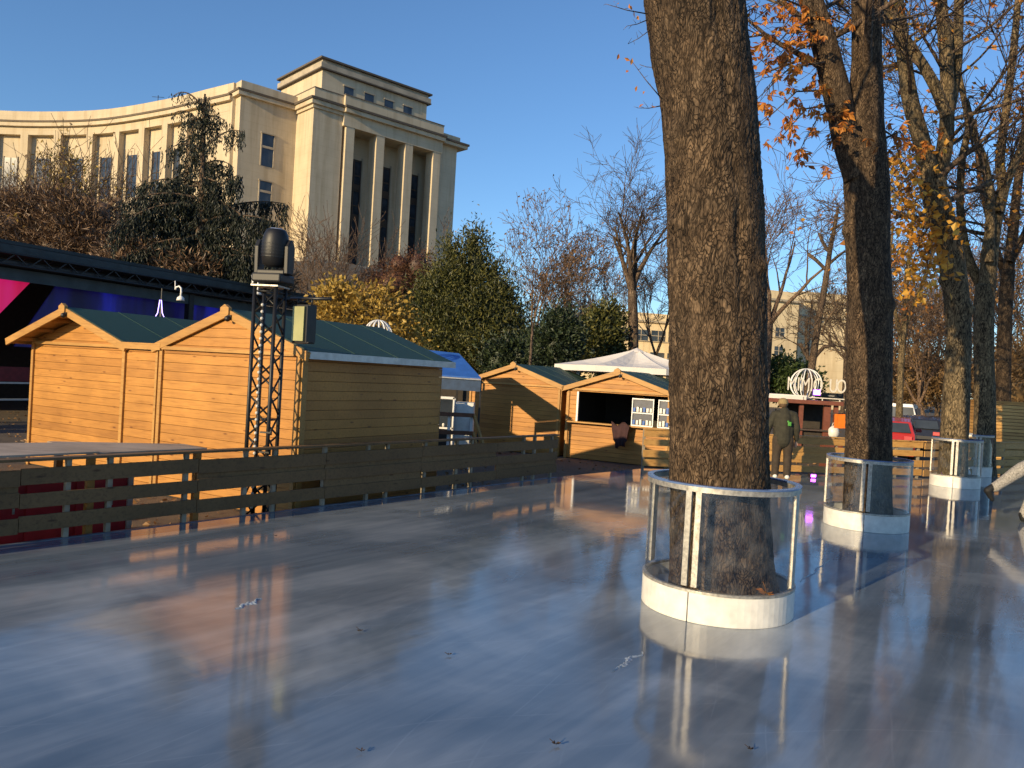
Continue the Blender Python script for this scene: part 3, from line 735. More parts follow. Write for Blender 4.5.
for x in (-.5, 0, .5):
    m = MB(); m.box((x, -.262, .42), (.44, .02, .60)); dr = build('door', m, red_paint, t, bevel=.004)
    m = MB(); m.box((x + .16, -.28, .5), (.02, .02, .14)); build('handle', m, steel, dr)
for x in (-.88, .88): m = MB(); m.box((x, 0, .42), (.06, .54, .76)); build('end_panel', m, steel_paint, t)
for x in (-.75, .75):
    for y in (-.2, .2): m = MB(); m.box((x, y, .035), (.06, .06, .07)); build('foot', m, black, t)

# ================================================================== LIGHTING TOWER
LT = P(266, 370, 10.1); LT.z = 0
t = thing('lattice_tower', 'black lattice truss tower in front of the second hut with lamps clamped on', 'truss tower', (LT.x, LT.y, GZ), R(-8))
hT = 2.84 - GZ; s_ = .14
for x, y in ((-s_, -s_), (s_, -s_), (s_, s_), (-s_, s_)):
    m = MB(); m.tube([(x, y, .04), (x, y, hT)], .026, 8); build('chord', m, black, t)
m = MB(); k = 0; z = .15
while z < hT - .25:
    z2 = z + .26
    for (a, b) in (((-s_, -s_), (s_, -s_)), ((s_, -s_), (s_, s_)), ((s_, s_), (-s_, s_)), ((-s_, s_), (-s_, -s_))):
        if k % 2: a, b = b, a
        m.tube([(*a, z), (*b, z2)], .013, 5)
    z = z2; k += 1
for z in (.1, hT - .06, 1.4):
    for (a, b) in (((-s_, -s_), (s_, -s_)), ((s_, -s_), (s_, s_)), ((s_, s_), (-s_, s_)), ((-s_, s_), (-s_, -s_))): m.tube([(*a, z), (*b, z)], .010, 5)
build('lacing', m, black, t)
m = MB(); m.box((0, 0, .02), (.9, .9, .03)); build('base_plate', m, black, t)
m = MB(); m.box((0, 0, hT + .01), (.36, .36, .02)); build('top_plate', m, steel, t)
m = MB(); m.tube([(.0, -s_ - .03, .2), (.01, -s_ - .03, 1.4), (0, -s_ - .03, hT - .1)], .022, 6); 
build('cable_strip', m, black, t)
z = .3; bulb_m = simple('frosted_bulb', (.55, .52, .46), .25, var=.05, bmp=0)
while z < hT - .2: m = MB(); m.ball((0, -s_ - .055, z), .022, 8, 5); z += .085; build('festoon_bulb', m, bulb_m, t)
for z in (1.0, 1.25): m = MB(); m.box((.12, -.17, z), (.14, .03, .02)); m.tube([(.19, -.17, z - .03), (.19, -.17, z + .04)], .015, 6); build('clamp', m, black, t)
# moving head lamp on top
mh = thing('moving_head_lamp', 'black moving head spotlight standing on top of the lattice tower', 'spotlight', (LT.x + .03, LT.y, 2.87), R(-12)); mh.scale = (1.12, 1.12, 1.16)
m = MB(); m.box((0, 0, .07), (.36, .34, .10)); build('base', m, black_plastic, mh, bevel=.02)
m = MB(); m.box((0, 0, .14), (.34, .16, .05))
for x in (-.185, .185): m.prism([(x, -.07, .12), (x, .07, .12), (x, .08, .42), (x, .03, .50), (x, -.03, .50), (x, -.08, .42)], (-.028, 0, 0), (.028, 0, 0))
build('yoke', m, black_plastic, mh, bevel=.012)
m = MB(); m.lathe((0, 0, .40), [(.09, -.20), (.135, -.17), (.15, -.05), (.15, .07), (.135, .15), (.11, .20), (.09, .215), (.0, .215)], 28); hd = build('head', m, black_plastic, mh); hd.rotation_euler = (R(4), R(3), 0)
m = MB()
for k in range(5): m.ring((0, 0, 0), .148, .154, .31 + k * .035, .32 + k * .035, n=28)
build('cooling_rib', m, black, hd)
m = MB(); m.lathe((0, 0, .614), [(.085, 0), (.06, .012), (0, .016)], 20); build('lens', m, simple('lamp_lens', (.25, .27, .32), .08, bmp=0), hd)
# square flood lamp hung from the side of the tower
fl = thing('flood_lamp', 'flat flood lamp with a pale yellow lens clamped to the tower side', 'flood lamp', (LT.x + .42, LT.y + .02, 2.40), HX)
m = MB(); m.box((0, .04, 0), (.30, .12, .50)); build('housing', m, black, fl, bevel=.01)
m = MB(); m.box((-.02, -.035, 0), (.20, .03, .44)); build('lens', m, simple('amber_lens', (.34, .34, .17), .25, var=.2, scale=2, bmp=0), fl)
m = MB(); m.tube([(-.28, .06, .33), (.42, .06, .33)], .022, 8); m.tube([(-.12, .04, .33), (-.12, .04, .24)], .012, 6); m.tube([(.12, .04, .33), (.12, .04, .24)], .012, 6)
build('bracket', m, black, fl)
for x in (.165,): m = MB(); m.box((x, -.0, 0), (.012, .16, .46)); build('barn_door', m, black, fl)

# ================================================================== TREE GUARDS
def guard(label, c, r, a_joint, hgt=1.06, zb_=.24, posts=4, extra_seams=()):
    t = thing('tree_guard', label, 'tree guard', (c[0], c[1], 0), 0, 'round guards around the trees on the ice')
    m = MB(); m.ring((0, 0, 0), r - .035, r, .0, zb_, a_joint + .006, a_joint + 2 * math.pi - .006, 72); m.ring((0, 0, 0), .42 if r > .6 else .36, r - .036, .10, .14, n=48)
    build('base_ring', m, white_pl, t, bevel=.006)
    m = MB(); m.ring((0, 0, 0), r - .034, r + .004, zb_, zb_ + .022, n=72); build('lower_rail', m, steel, t)
    m = MB(); m.ring((0, 0, 0), r - .034, r + .004, hgt - .05, hgt - .008, n=72); build('top_rail', m, steel, t)
    m = MB(); m.ring((0, 0, 0), r - .045, r + .008, hgt - .008, hgt + .006, n=72); build('rim_trim', m, simple('blue_rim_trim', (.10, .16, .32), .25, var=.1), t)
    n = posts
    for k in range(n):
        a = a_joint + 2 * math.pi * k / n
        m = MB()
        for s in ((-1, 1) if k % 2 == 0 else (0,)):
            aa = a + s * .042 / r * 1.0
            m.box(((r - .012) * math.cos(aa), (r - .012) * math.sin(aa), (zb_ + hgt) / 2 + .008), (.03, .052 if s else .085, hgt - zb_ - .07), aa)
        p = build('post', m, steel, t, bevel=.004)
        if k % 2 == 0:
            m = MB()
            for i in range(9): m.ball(((r + .004) * math.cos(a + .045 / r), (r + .004) * math.sin(a + .045 / r), zb_ + .06 + i * (hgt - zb_ - .12) / 8), .006, 6, 4)
            build('rivet', m, steel_paint, p)
    for k in range(n):
        a0 = a_joint + 2 * math.pi * k / n + .07 / r; a1 = a_joint + 2 * math.pi * (k + 1) / n - .07 / r
        m = MB(); m.ring((0, 0, 0), r - .020, r - .015, zb_ + .02, hgt - .05, a0, a1, 12)
        for i in range(len(m.sm)): m.sm[i] = True
        g = build('pane', m, acrylic, t); 
        e = g.modifiers.new('e', 'EDGE_SPLIT'); e.split_angle = R(50)
    return t
TC = [V((1.88, 6.84, 0)), V((5.26, 11.47, 0)), V((9.95, 17.5, 0)), V((12.0, 20.45, 0))]
view = lambda c: math.atan2(-c[1], -c[0])
guard('clear round guard with a white base ring around the nearest thick trunk', TC[0], .64, view(TC[0]) - R(20), hgt=1.10)
guard('clear round guard around the second trunk with one half of its ring in shade', TC[1], .575, view(TC[1]) - R(2), hgt=1.0)
guard('clear round guard around the third trunk, its white ring glaring in the sun', TC[2], .50, view(TC[2]) - R(4))
guard('clear round guard around the fourth trunk, its base ring in shade', TC[3], .50, view(TC[3]) + R(18))

# ================================================================== TREES
def interp_path(path, step):
    """path: list of (Vector, radius); Catmull-Rom resampled"""
    ps = [V(p) for p, r in path]; rs = [r for p, r in path]; out = []
    for i in range(len(ps) - 1):
        p0 = ps[max(i - 1, 0)]; p1 = ps[i]; p2 = ps[i + 1]; p3 = ps[min(i + 2, len(ps) - 1)]
        k = max(1, int((p2 - p1).length / step))
        for j in range(k):
            t = j / k
            out.append((.5 * ((2 * p1) + (p2 - p0) * t + (2 * p0 - 5 * p1 + 4 * p2 - p3) * t * t + (3 * p1 - p0 - 3 * p2 + p3) * t ** 3), rs[i] + (rs[i + 1] - rs[i]) * smooth(t)))
    out.append((ps[-1], rs[-1])); return out
def trunk_mesh(mb, path, step, n, amp, cell=9.0, grooves=(), burls=(), stretch=.30, seed=0.0, flare=0.0, lump=.0):
    pts = interp_path(path, step); base = len(mb.v); m = len(pts)
    for i, (p, r) in enumerate(pts):
        t = (pts[min(i + 1, m - 1)][0] - pts[max(i - 1, 0)][0]).normalized()
        x = V((1, 0, 0)); x = (x - t * x.dot(t)).normalized(); y = t.cross(x)
        for k in range(n):
            a = 2 * math.pi * k / n
            d = x * math.cos(a) + y * math.sin(a)
            q = p + d * r; rr = r
            if lump: rr *= 1 + lump * noise.noise(V((math.cos(a) * 1.2, math.sin(a) * 1.2, p.z * .55 + seed)))
            for (ga, gw, gd, z0, z1, ga2) in grooves:
                if z0 < p.z < z1:
                    f = (p.z - z0) / (z1 - z0); gg = ga + (ga2 - ga) * f; da = (a - gg + math.pi) % (2 * math.pi) - math.pi
                    jj = noise.noise(V((7.3, ga, p.z * 2.2))); da += .10 * noise.noise(V((1.3, ga, p.z * 3.1))); rr -= r * gd * (.55 + .9 * jj) * math.exp(-(da / (gw * (1 + .5 * jj))) ** 2) * min(1, 4 * f, 4 * (1 - f))
            for (ba, bz, bw, bd) in burls:
                da = ((a - ba + math.pi) % (2 * math.pi) - math.pi) * r
                rr += bd * math.exp(-((da / bw) ** 2 + ((p.z - bz) / bw) ** 2))
            if flare: rr += flare * math.exp(-(p.z / .28)) * (1 + .35 * math.sin(a * 5 + seed))
            if amp:
                w = V((q.x * cell, q.y * cell, q.z * cell * stretch + seed)); w += V((noise.noise(w * .55), noise.noise(w * .55 + V((9, 2, 1))), noise.noise(w * .4))) * .9
                dd, _ = noise.voronoi(w); d2, _ = noise.voronoi(w * 2.3)
                c = min(1.0, (dd[1] - dd[0]) * 2.6) * .7 + min(1.0, (d2[1] - d2[0]) * 2.2) * .45
                h = c * .55 * (.5 + noise.noise(w * .21)) + .30 * noise.fractal(w * 1.9, .8, 2.1, 3) + .55 * noise.noise(w * .33)+ .3
                rr += amp * (h - .6)
            mb.v.append(p + d * rr)
    for i in range(m - 1):
        for k in range(n):
            k2 = (k + 1) % n
            mb.f.append((base + i * n + k, base + i * n + k2, base + (i + 1) * n + k2, base + (i + 1) * n + k)); mb.sm.append(True)
    mb.f.append(tuple(base + (m - 1) * n + k for k in range(n))); mb.sm.append(False)

def grow(mb, p, d, r, L, depth, rg, tips, nch=(3, 5), up=.15, wob=.25, shrink=.62, spread=(25, 60), n=6, minr=.006, segs=None):
    """one branch and its children; tips collects (point, direction)"""
    k = segs or max(3, min(8, int(L / .35) + 2)); pts = [V(p)]; rs = [r]; dd = V(d).normalized(); cur_ = V(p)
    for i in range(k):
        dd = (dd + V((rg.gauss(0, wob), rg.gauss(0, wob), rg.gauss(0, wob * .8) + up)) * .5 / math.sqrt(k) * 1.4).normalized()
        cur_ = cur_ + dd * (L / k); pts.append(cur_.copy()); rs.append(max(minr, r * (1 - .72 * (i + 1) / k)))
    mb.tube(pts, rs, n if depth > 1 else 3, cap=False)
    tips.append((pts[-1], dd, depth))
    if depth <= 0:
        tips.append((pts[len(pts) // 2], dd, depth)); return
    c = rg.randint(*nch)
    for j in range(c):
        f = .25 + .75 * (j + rg.random() * .8) / c; f = min(f, .98); i = min(k - 1, int(f * k)); q = pts[i].lerp(pts[i + 1], f * k - i)
        ax = (pts[i + 1] - pts[i]).normalized(); o = ax.orthogonal().normalized(); o = Matrix.Rotation(rg.uniform(0, 2 * math.pi), 3, ax) @ o
        an = R(rg.uniform(*spread)); nd = ax * math.cos(an) + o * math.sin(an)
        grow(mb, q, nd, max(minr, rs[i] * shrink * rg.uniform(.6, 1)), L * rg.uniform(.45, .75), depth - 1, rg, tips, nch, up, wob, shrink, spread, max(3, n - 1), minr)

def leafq(mb, p, size, rg, droop=.5, ar=.5, d=None):
    """a bent leaf blade of two quads"""
    if d is None:
        d = V((rg.gauss(0, 1), rg.gauss(0, 1), rg.gauss(0, 1) - droop)).normalized()
    s = d.cross(V((rg.gauss(0, 1), rg.gauss(0, 1), rg.gauss(0, 1)))).normalized() * size * ar * .5
    nn = s.cross(d).normalized() * size * .12
    a = p; b = p + d * size * .5; c = p + d * size
    mb.add([a, b + s + nn, c, b - s + nn, b], [(0, 1, 4), (1, 2, 4), (0, 4, 3), (4, 2, 3)])
def palm_leaf(mb, p, size, rg):
    d0 = V((rg.gauss(0, .6), rg.gauss(0, .6), -1)).normalized(); s0 = d0.orthogonal().normalized(); s0 = Matrix.Rotation(rg.uniform(0, 6.28), 3, d0) @ s0
    for k in range(5):
        a = R((k - 2) * 34 + rg.uniform(-8, 8)); d = (d0 * math.cos(a) + s0 * math.sin(a) + V((rg.gauss(0, .12), rg.gauss(0, .12), -.1))).normalized()
        leafq(mb, p, size * (1 - .12 * abs(k - 2)), rg, ar=.42, d=d)

def px_path(lst, Y):         # [(px, py, width_px [, Y])] -> path with radii
    out = []
    for q in lst:
        y = q[3] if len(q) > 3 else Y
        pp_ = P(q[0], q[1], y); out.append((pp_, q[2] / 2 / F_PX * y / math.hypot(1, pp_.x / y) * 1.0))
    return out

def tree_obj(name, label, base, group=None): return thing(name, label, 'tree', base, 0, group)

# ---- nearest trunk
T1 = tree_obj('chestnut_tree', 'nearest thick rough barked trunk rising from the round guard in the foreground', (1.92, 6.86, GZ), 'old chestnut trees standing on the ice')
p1 = [(722.5, 640, 114), (722, 592, 109), (721, 560, 105), (719, 490, 100.5), (717.5, 400, 99), (716, 300, 98.5), (714.5, 220, 98), (712, 160, 96), (708, 100, 96.5), (700, 50, 98), (693.5, 0, 99), (688, -50, 98), (684, -110, 96)]
path1 = px_path(p1, 6.86)
vd = math.atan2(-6.86, -1.92)
m = MB()
trunk_mesh(m, path1, .013, 350, .020, cell=17, stretch=.46, grooves=[(vd + .33, .12, .10, -.3, 3.1, vd + .60), (vd + .60, .11, .13, 2.4, 5.8, vd + .33), (vd - .75, .12, .05, -.3, 1.6, vd - .6)],
           burls=[(vd - .65, 4.05, .10, .035), (vd - .95, 3.3, .08, .05), (vd - .1, 2.75, .16, .022), (vd + .05, 1.9, .12, .02), (vd + 1.15, 2.9, .07, .045)], flare=.03, lump=.035, seed=3.1)
build('trunk', m, trunk_m, T1, True)
rg = random.Random(11)
top1 = path1[-1][0]; m = MB(); tips = []
for k in range(3):
    a = R(45 + 120 * k); grow(m, top1 - V((0, 0, .3)), V((math.cos(a) * .6, math.sin(a) * .6, 1.2)), .15, 3.0, 2, rg, tips, nch=(2, 3), n=8)
# small epicormic twigs on the left edge of the trunk
for (x, y, dx, dy) in ((661, 98, -30, -38), (660, 106, -22, 2), (648, 14, -42, -10), (647, 20, -20, 6), (650, 30, -22, 14), (746, 12, 14, -10)):
    a = P(x, y, 6.8); b = P(x + dx, y + dy, 6.7); pts = [a, a.lerp(b, .5) + V((0, 0, -.01)), b]; m.tube(pts, [.006, .004, .002], 4)
    for f in (.35, .55, .75, 1): 
        q = a.lerp(b, f); m.tube([q, q + V((rg.uniform(-.05, .03), 0, rg.uniform(-.04, .06)))], [.0028, .0012], 3); tips.append((q, V((0, 0, 1)), 0))
build('branches', m, twig_m, T1, True)
m = MB()
for (x, y) in ((622, 58), (630, 66), (642, 90), (648, 102), (630, 6), (618, 4), (636, 22), (758, 6), (752, 22)):
    for _ in range(2): leafq(m, P(x + rg.uniform(-5, 5), y + rg.uniform(-5, 5), 6.72), .06, rg)
for (q, d, dep) in tips[:400]:
    if dep == 0 and q.z > 7.2 and rg.random() < .3: palm_leaf(m, q, .13, rg)
build('leaves', m, leaf_or, T1, True)

# ---- second trunk
T2 = tree_obj('chestnut_tree', 'second thick trunk with a shaded right side and a limb forking left', (5.26, 11.47, GZ), 'old chestnut trees standing on the ice')
Y = 11.47
pm = px_path([(866, 540, 54), (867, 515, 50), (868, 460, 48), (869, 400, 47), (870, 300, 46), (868, 250, 45), (867, 194, 46), (864, 150, 45), (865, 110, 38), (867, 60, 31), (866, 0, 30), (864, -60, 28), (861, -130, 24)], Y)
pl = px_path([(858, 178, 30), (847, 140, 29), (838, 100, 28), (828, 60, 27), (818, 25, 26), (809, -5, 24), (796, -50, 20), (780, -110, 15)], Y - .05)
m = MB(); trunk_mesh(m, pm, .035, 110, .014, cell=12, seed=9, flare=.03, lump=.05, burls=[(view(TC[1]) + 1.3, 3.2, .10, .05), (view(TC[1]) - 1.3, 4.3, .10, .05)]); trunk_mesh(m, pl, .04, 70, .012, cell=13, seed=5, lump=.06)
build('trunk', m, trunk_m, T2, True)
def limb_twigs(m, path, rg, cnt, Lr, depth, tips, f0=.2, up=.1, minr=.006, lat=1.0, nch=(3, 5), **kw):
    for i in range(cnt):
        f = f0 + (1 - f0) * (i + rg.random()) / cnt; k = min(len(path) - 2, int(f * (len(path) - 1))); q = path[k][0].lerp(path[k + 1][0], f * (len(path) - 1) - k)
        a = rg.uniform(0, 2 * math.pi); d = V((math.cos(a) * lat, math.sin(a) * lat, rg.uniform(.1, .9)))
        grow(m, q, d, max(minr * 1.5, path[k][1] * .28), rg.uniform(*Lr), depth, rg, tips, nch=nch, up=up, minr=minr, **kw)
m = MB(); tips = []; rg = random.Random(21)
limb_twigs(m, interp_path(pm[8:], 1.0), rg, 7, (1.6, 3.2), 3, tips, f0=.15)
limb_twigs(m, interp_path(pl, 1.0), rg, 7, (1.4, 2.6), 3, tips, f0=.35)
# hanging twigs that carry the orange leaves left of the limb
lt = []
for (x0, y0, x1, y1, yy) in ((818, 30, 752, 70, 10.6), (826, 62, 748, 108, 10.2), (830, 90, 757, 128, 10.0), (835, 104, 772, 148, 10.2), (812, 18, 770, 45, 10.6), (806, 8, 752, 22, 10.0), (836, 112, 800, 150, 11.0), (845, 128, 826, 150, 11), (815, 44, 765, 95, 9.8), (822, 20, 775, 62, 11.2), (880, 128, 905, 175, 11.6), (882, 140, 915, 152, 12.0)):
    a = P(x0, y0, 11.3); b = P(x1, y1, yy); mid = a.lerp(b, .5) + V((0, 0, .22)); pts = [a, a.lerp(mid, .6), mid, mid.lerp(b, .6) , b]; m.tube(pts, [.018, .014, .010, .007, .004], 5)
    for f in [i / 9 for i in range(1, 10)]:
        q = a.lerp(b, f) + V((0, 0, .2 * 4 * f * (1 - f)))
        for _ in range(2):
            e2 = q + V((rg.gauss(0, .16), rg.gauss(0, .16), rg.uniform(-.26, .10))); m.tube([q, q.lerp(e2, .5) + V((0, 0, .03)), e2], [.005, .004, .002], 3); lt.append(e2)
build('branches', m, twig_m, T2, True)
m = MB()
for q in lt:
    if rg.random() < .74:
        for _ in range(rg.choice((1, 2, 2))): palm_leaf(m, q + V((rg.gauss(0, .05), rg.gauss(0, .05), rg.gauss(0, .04))), rg.uniform(.09, .15), rg)
for (q, d, dep) in tips:
    if dep == 0 and rg.random() < .12: palm_leaf(m, q, .11, rg)
build('leaves', m, leaf_or, T2, True)

# ---- third trunk
T3 = tree_obj('chestnut_tree', 'third trunk curving up from the glaring white ringed guard with many forks', (9.83, 17.45, GZ), 'old chestnut trees standing on the ice')
Y = 17.6
pm = px_path([(952, 492, 33), (953, 470, 31), (954, 440, 30), (956, 400, 29), (958, 360, 27), (958, 323, 26), (954, 280, 26), (946, 235, 27), (938, 205, 28), (932, 178, 27)], Y)
pa = px_path([(934, 190, 20), (921, 140, 18), (910, 100, 17), (903, 50, 15), (897, 0, 13), (892, -60, 10)], Y)
pb = px_path([(935, 186, 20), (944, 150, 17), (947, 111, 15), (946, 60, 14), (941, 0, 12), (938, -60, 9)], Y + .3)
pc = px_path([(945, 130, 11), (953, 95, 11), (957, 60, 11), (959, 0, 10), (962, -60, 8)], Y + .5)
pe = px_path([(946, 116, 12), (934, 85, 12), (918, 58, 11), (902, 35, 11), (886, 10, 10), (872, -25, 8)], Y - .4)
m = MB()
trunk_mesh(m, pm, .07, 60, .010, cell=9, seed=2, flare=.04, lump=.09, burls=[(view(TC[2]) + 1.4, 3.9, .12, .10), (view(TC[2]) - .5, 3.2, .12, .05), (view(TC[2]) - 1.2, 4.6, .12, .08)])
for q in (pa, pb, pc, pe): trunk_mesh(m, q, .10, 26, .006, cell=9, seed=4, lump=.1)
build('trunk', m, trunk_s, T3, True)
m = MB(); tips = []; rg = random.Random(31)
for q, c in ((pa, 6), (pb, 6), (pc, 5), (pe, 5)): limb_twigs(m, q, rg, c, (1.6, 3.4), 3, tips, f0=.12, minr=.007)
limb_twigs(m, pm[6:], rg, 3, (1.5, 2.5), 3, tips, f0=.2, minr=.007)
lt = []
for (x0, y0, x1, y1) in ((930, 190, 893, 225), (936, 205, 896, 262), (938, 215, 905, 285), (940, 225, 918, 300), (938, 212, 915, 250), (930, 185, 888, 195), (925, 160, 892, 175), (938, 225, 925, 275)):
    a = P(x0, y0, Y - .1); b = P(x1, y1, Y - 1.2); mid = a.lerp(b, .5) + V((0, 0, .3)); m.tube([a, a.lerp(mid, .6), mid, mid.lerp(b, .6), b], [.03, .02, .014, .009, .005], 5)
    for f in [i / 8 for i in range(2, 9)]:
        q = a.lerp(b, f) + V((0, 0, .25 * 4 * f * (1 - f)))
        for _ in range(3):
            e2 = q + V((rg.gauss(0, .25), rg.gauss(0, .25), rg.uniform(-.4, .2))); m.tube([q, e2], [.006, .003], 3); lt.append(e2)
build('branches', m, twig_m, T3, True)
m = MB()
for q in lt:
    for _ in range(4): leafq(m, q + V((rg.gauss(0, .16), rg.gauss(0, .16), rg.gauss(0, .14))), rg.uniform(.12, .20), rg, ar=.7)
for (q, d, dep) in tips:
    if dep == 0 and rg.random() < .22: leafq(m, q, .13, rg, ar=.7)
build('leaves', m, foliage('amber_leaves', [(.36, .14, .02), (.62, .28, .03), (.72, .44, .07)], trans=.4), T3, True)

# ---- fourth and fifth trunks
def forked_tree(label, base, pm, limbs, seed, leaves=.12, matl=leaf_or, twigs=5, Lr=(1.8, 3.6), group='old chestnut trees standing on the ice', bmat=None, fl=.03):
    t = tree_obj('chestnut_tree', label, base, group); bmat = bmat or trunk_s
    m = MB(); trunk_mesh(m, pm, .12, 36, .008, cell=8, seed=seed, flare=fl, lump=.07)
    for q in limbs: trunk_mesh(m, q, .15, 18, .004, cell=8, seed=seed, lump=.08)
    build('trunk', m, bmat, t, True)
    m = MB(); tips = []; rg = random.Random(seed)
    for q in limbs: limb_twigs(m, q, rg, twigs, Lr, 3, tips, f0=.1, minr=.009)
    build('branches', m, twig_m, t, True)
    m = MB()
    for (q, d, dep) in tips:
        if dep == 0 and rg.random() < leaves:
            for _ in range(2): leafq(m, q + V((rg.gauss(0, .1), rg.gauss(0, .1), rg.gauss(0, .1))), rg.uniform(.12, .2), rg, ar=.7)
    if m.v: build('leaves', m, matl, t, True)
    return t
Y = 20.45
forked_tree('fourth trunk close behind the third, forking into two tall limbs', (12.35, 20.45, GZ),
    px_path([(983, 480, 27), (984, 450, 24), (985, 400, 22), (984, 350, 21), (984, 310, 21), (986, 285, 21)], Y),
    [px_path([(986, 290, 15), (972, 268, 11), (964, 240, 9), (960, 205, 8), (962, 160, 8), (968, 125, 7), (960, 80, 6), (950, 20, 5)], Y + .4),
     px_path([(987, 290, 18), (990, 250, 18), (996, 215, 16), (1003, 190, 12), (1000, 160, 10), (1006, 111, 9), (1013, 55, 8), (1018, 0, 7), (1022, -50, 5)], Y),
     px_path([(989, 262, 11), (990, 205, 10), (985, 165, 9), (975, 135, 7), (966, 100, 6)], Y - .3),
     px_path([(998, 212, 11), (1008, 180, 9), (1020, 150, 8), (1034, 110, 6)], Y - .3)], 41)
forked_tree('thin dark trunk at the far right standing behind the slatted cabin', P(1003, 428, 29) * V((1, 1, 0)) if False else (P(1003, 428, 29).x, 29, GZ),
    px_path([(1002, 440, 17), (1003, 400, 16), (1004, 350, 15), (1006, 300, 15), (1008, 270, 15)], 29),
    [px_path([(1008, 275, 12), (1012, 240, 12), (1016, 200, 10), (1022, 150, 8), (1030, 90, 6)], 29),
     px_path([(1007, 280, 10), (998, 255, 8), (990, 225, 6), (980, 180, 5), (975, 120, 4)], 29.5),
     px_path([(1010, 262, 9), (1024, 235, 8), (1040, 200, 6)], 28.5)], 43, group='old chestnut trees standing on the ice', bmat=trunk_m)
forked_tree('slender pale trunk seen between the second and third big trunks', (P(902, 430, 33).x, 33, GZ),
    px_path([(899, 425, 8), (900, 390, 7), (902, 350, 7), (905, 320, 6)], 33),
    [px_path([(905, 325, 6), (906, 290, 5), (910, 250, 4), (915, 200, 3)], 33), px_path([(904, 330, 5), (915, 300, 4), (928, 270, 3), (936, 240, 2.5)], 33), px_path([(902, 345, 5), (895, 310, 4), (890, 270, 3), (893, 225, 2.5)], 33)], 45, leaves=.1, twigs=6, Lr=(1.5, 3), group='slender bare trees behind the rink')

# ---- bare background trees
def bare_tree(label, px, pyb, pyt, Y, seed, wpx, matl=twig_m, lean=0, leaves=0, lmat=leaf_cop, group='bare trees behind the huts', forks=4, spread=(20, 48), depth=4, fork_at=.38, minr=.012, zb=None, up=.16, nch=(3, 5), L=None, extra=()):
    zb = gz(P(px, pyb, Y).x, Y) if zb is None else zb
    b = P(px, pyb, Y); tp = P(px + lean, pyt, Y); b = V((b.x, Y, zb)); Ht = tp.z - zb
    t = tree_obj('bare_tree', label, (b.x, b.y, b.z), group)
    rg = random.Random(seed); m = MB(); r = wpx / 2 / F_PX * Y
    f = b.lerp(tp, fork_at); f += V((rg.gauss(0, .2), 0, 0))
    trunk_mesh(m, [(b, r * 1.15), (b.lerp(f, .5) + V((rg.gauss(0, .12), 0, 0)), r), (f, r * .9)], .3, 12, 0, lump=.06)
    build('trunk', m, matl, t, True)
    m = MB(); tips = []
    Lx = L or Ht * (1 - fork_at) * .62
    for k in range(forks):
        a = 2 * math.pi * k / forks + rg.random() * .8; an = R(rg.uniform(*spread)) * (.35 if k == 0 else 1)
        grow(m, f - V((0, 0, .1)), V((math.sin(an) * math.cos(a), math.sin(an) * math.sin(a) * .8, math.cos(an))), r * .62, Lx * rg.uniform(.85, 1.1), depth, rg, tips, nch=nch, up=up, minr=minr, spread=(22, 52), n=7, wob=.3)
    build('branches', m, matl, t, True)
    if leaves:
        m = MB()
        for (q, d, dep) in tips:
            if dep <= 1 and rg.random() < leaves: leafq(m, q, rg.uniform(.12, .22), rg, ar=.6)
        build('leaves', m, lmat, t, True)
    return t
bare_tree('tall bare tree with a wide crown just left of the nearest trunk', 625, 350, 150, 34, 59, 10.5, lean=16, forks=5, fork_at=.50, spread=(18, 44), minr=.008, nch=(3, 5), L=3.3, up=.05)
bare_tree('purplish bare tree with a thin crown right of the big evergreen', 533, 345, 218, 44, 52, 5, matl=twig_pink, leaves=.30, forks=5, fork_at=.25, spread=(12, 38))
bare_tree('bare tree with scattered copper leaves between the yew and the tall bare tree', 583, 345, 235, 46, 53, 5, matl=twig_pink, leaves=.4, forks=5, fork_at=.3, spread=(15, 50))
bare_tree('faint bare tree between the copper tree and the tall bare tree', 603, 345, 252, 60, 54, 3, forks=4, fork_at=.3, spread=(15, 45), leaves=.15, matl=twig_pink)
bare_tree('thin bare tree directly against the left edge of the nearest trunk', 652, 350, 240, 52, 55, 4, forks=4, fork_at=.35)
bare_tree('bushy bare tree hugging the right edge of the nearest trunk', 766, 400, 178, 44, 56, 8, forks=5, fork_at=.42, spread=(20, 50), group='bare trees between the two nearest trunks', matl=twig_pink)
bare_tree('low bare tree close to the left edge of the second trunk', 843, 400, 262, 62, 57, 4, forks=5, fork_at=.4, spread=(25, 55), group='bare trees between the two nearest trunks')
# pollarded bare tree with stubby limbs
Y = 40
t = tree_obj('pollarded_tree', 'pollarded bare tree with stubby limbs in front of the plain cream building', (P(812, 400, Y).x, Y, GZ))
m = MB(); pt_ = px_path([(806, 402, 9), (812, 365, 8), (818, 325, 7), (825, 285, 6.5), (830, 250, 5), (835, 225, 4), (838, 207, 3)], Y); trunk_mesh(m, pt_, .3, 14, 0, lump=.08)
lm = [px_path([(812, 362, 5), (804, 352, 4), (800, 343, 4)], Y), px_path([(814, 358, 5), (824, 347, 4), (834, 345, 3.5), (848, 350, 3)], Y), px_path([(825, 269, 4), (816, 260, 4), (808, 254, 4)], Y), px_path([(828, 251, 4), (822, 241, 3.5), (819, 233, 3.5)], Y), px_path([(828, 265, 3.5), (838, 256, 3), (845, 251, 2)], Y), px_path([(833, 230, 3), (840, 225, 2.5), (845, 222, 2)], Y), px_path([(808, 360, 4), (806, 340, 3), (807, 318, 3)], Y), px_path([(822, 335, 3), (826, 322, 2.5), (838, 305, 2)], Y), px_path([(830, 343, 3), (829, 333, 2), (822, 326, 2)], Y)]
for q in lm: trunk_mesh(m, q, .3, 8, 0)
build('trunk', m, twig_m, t, True)
m = MB(); tips = []; rg = random.Random(5)
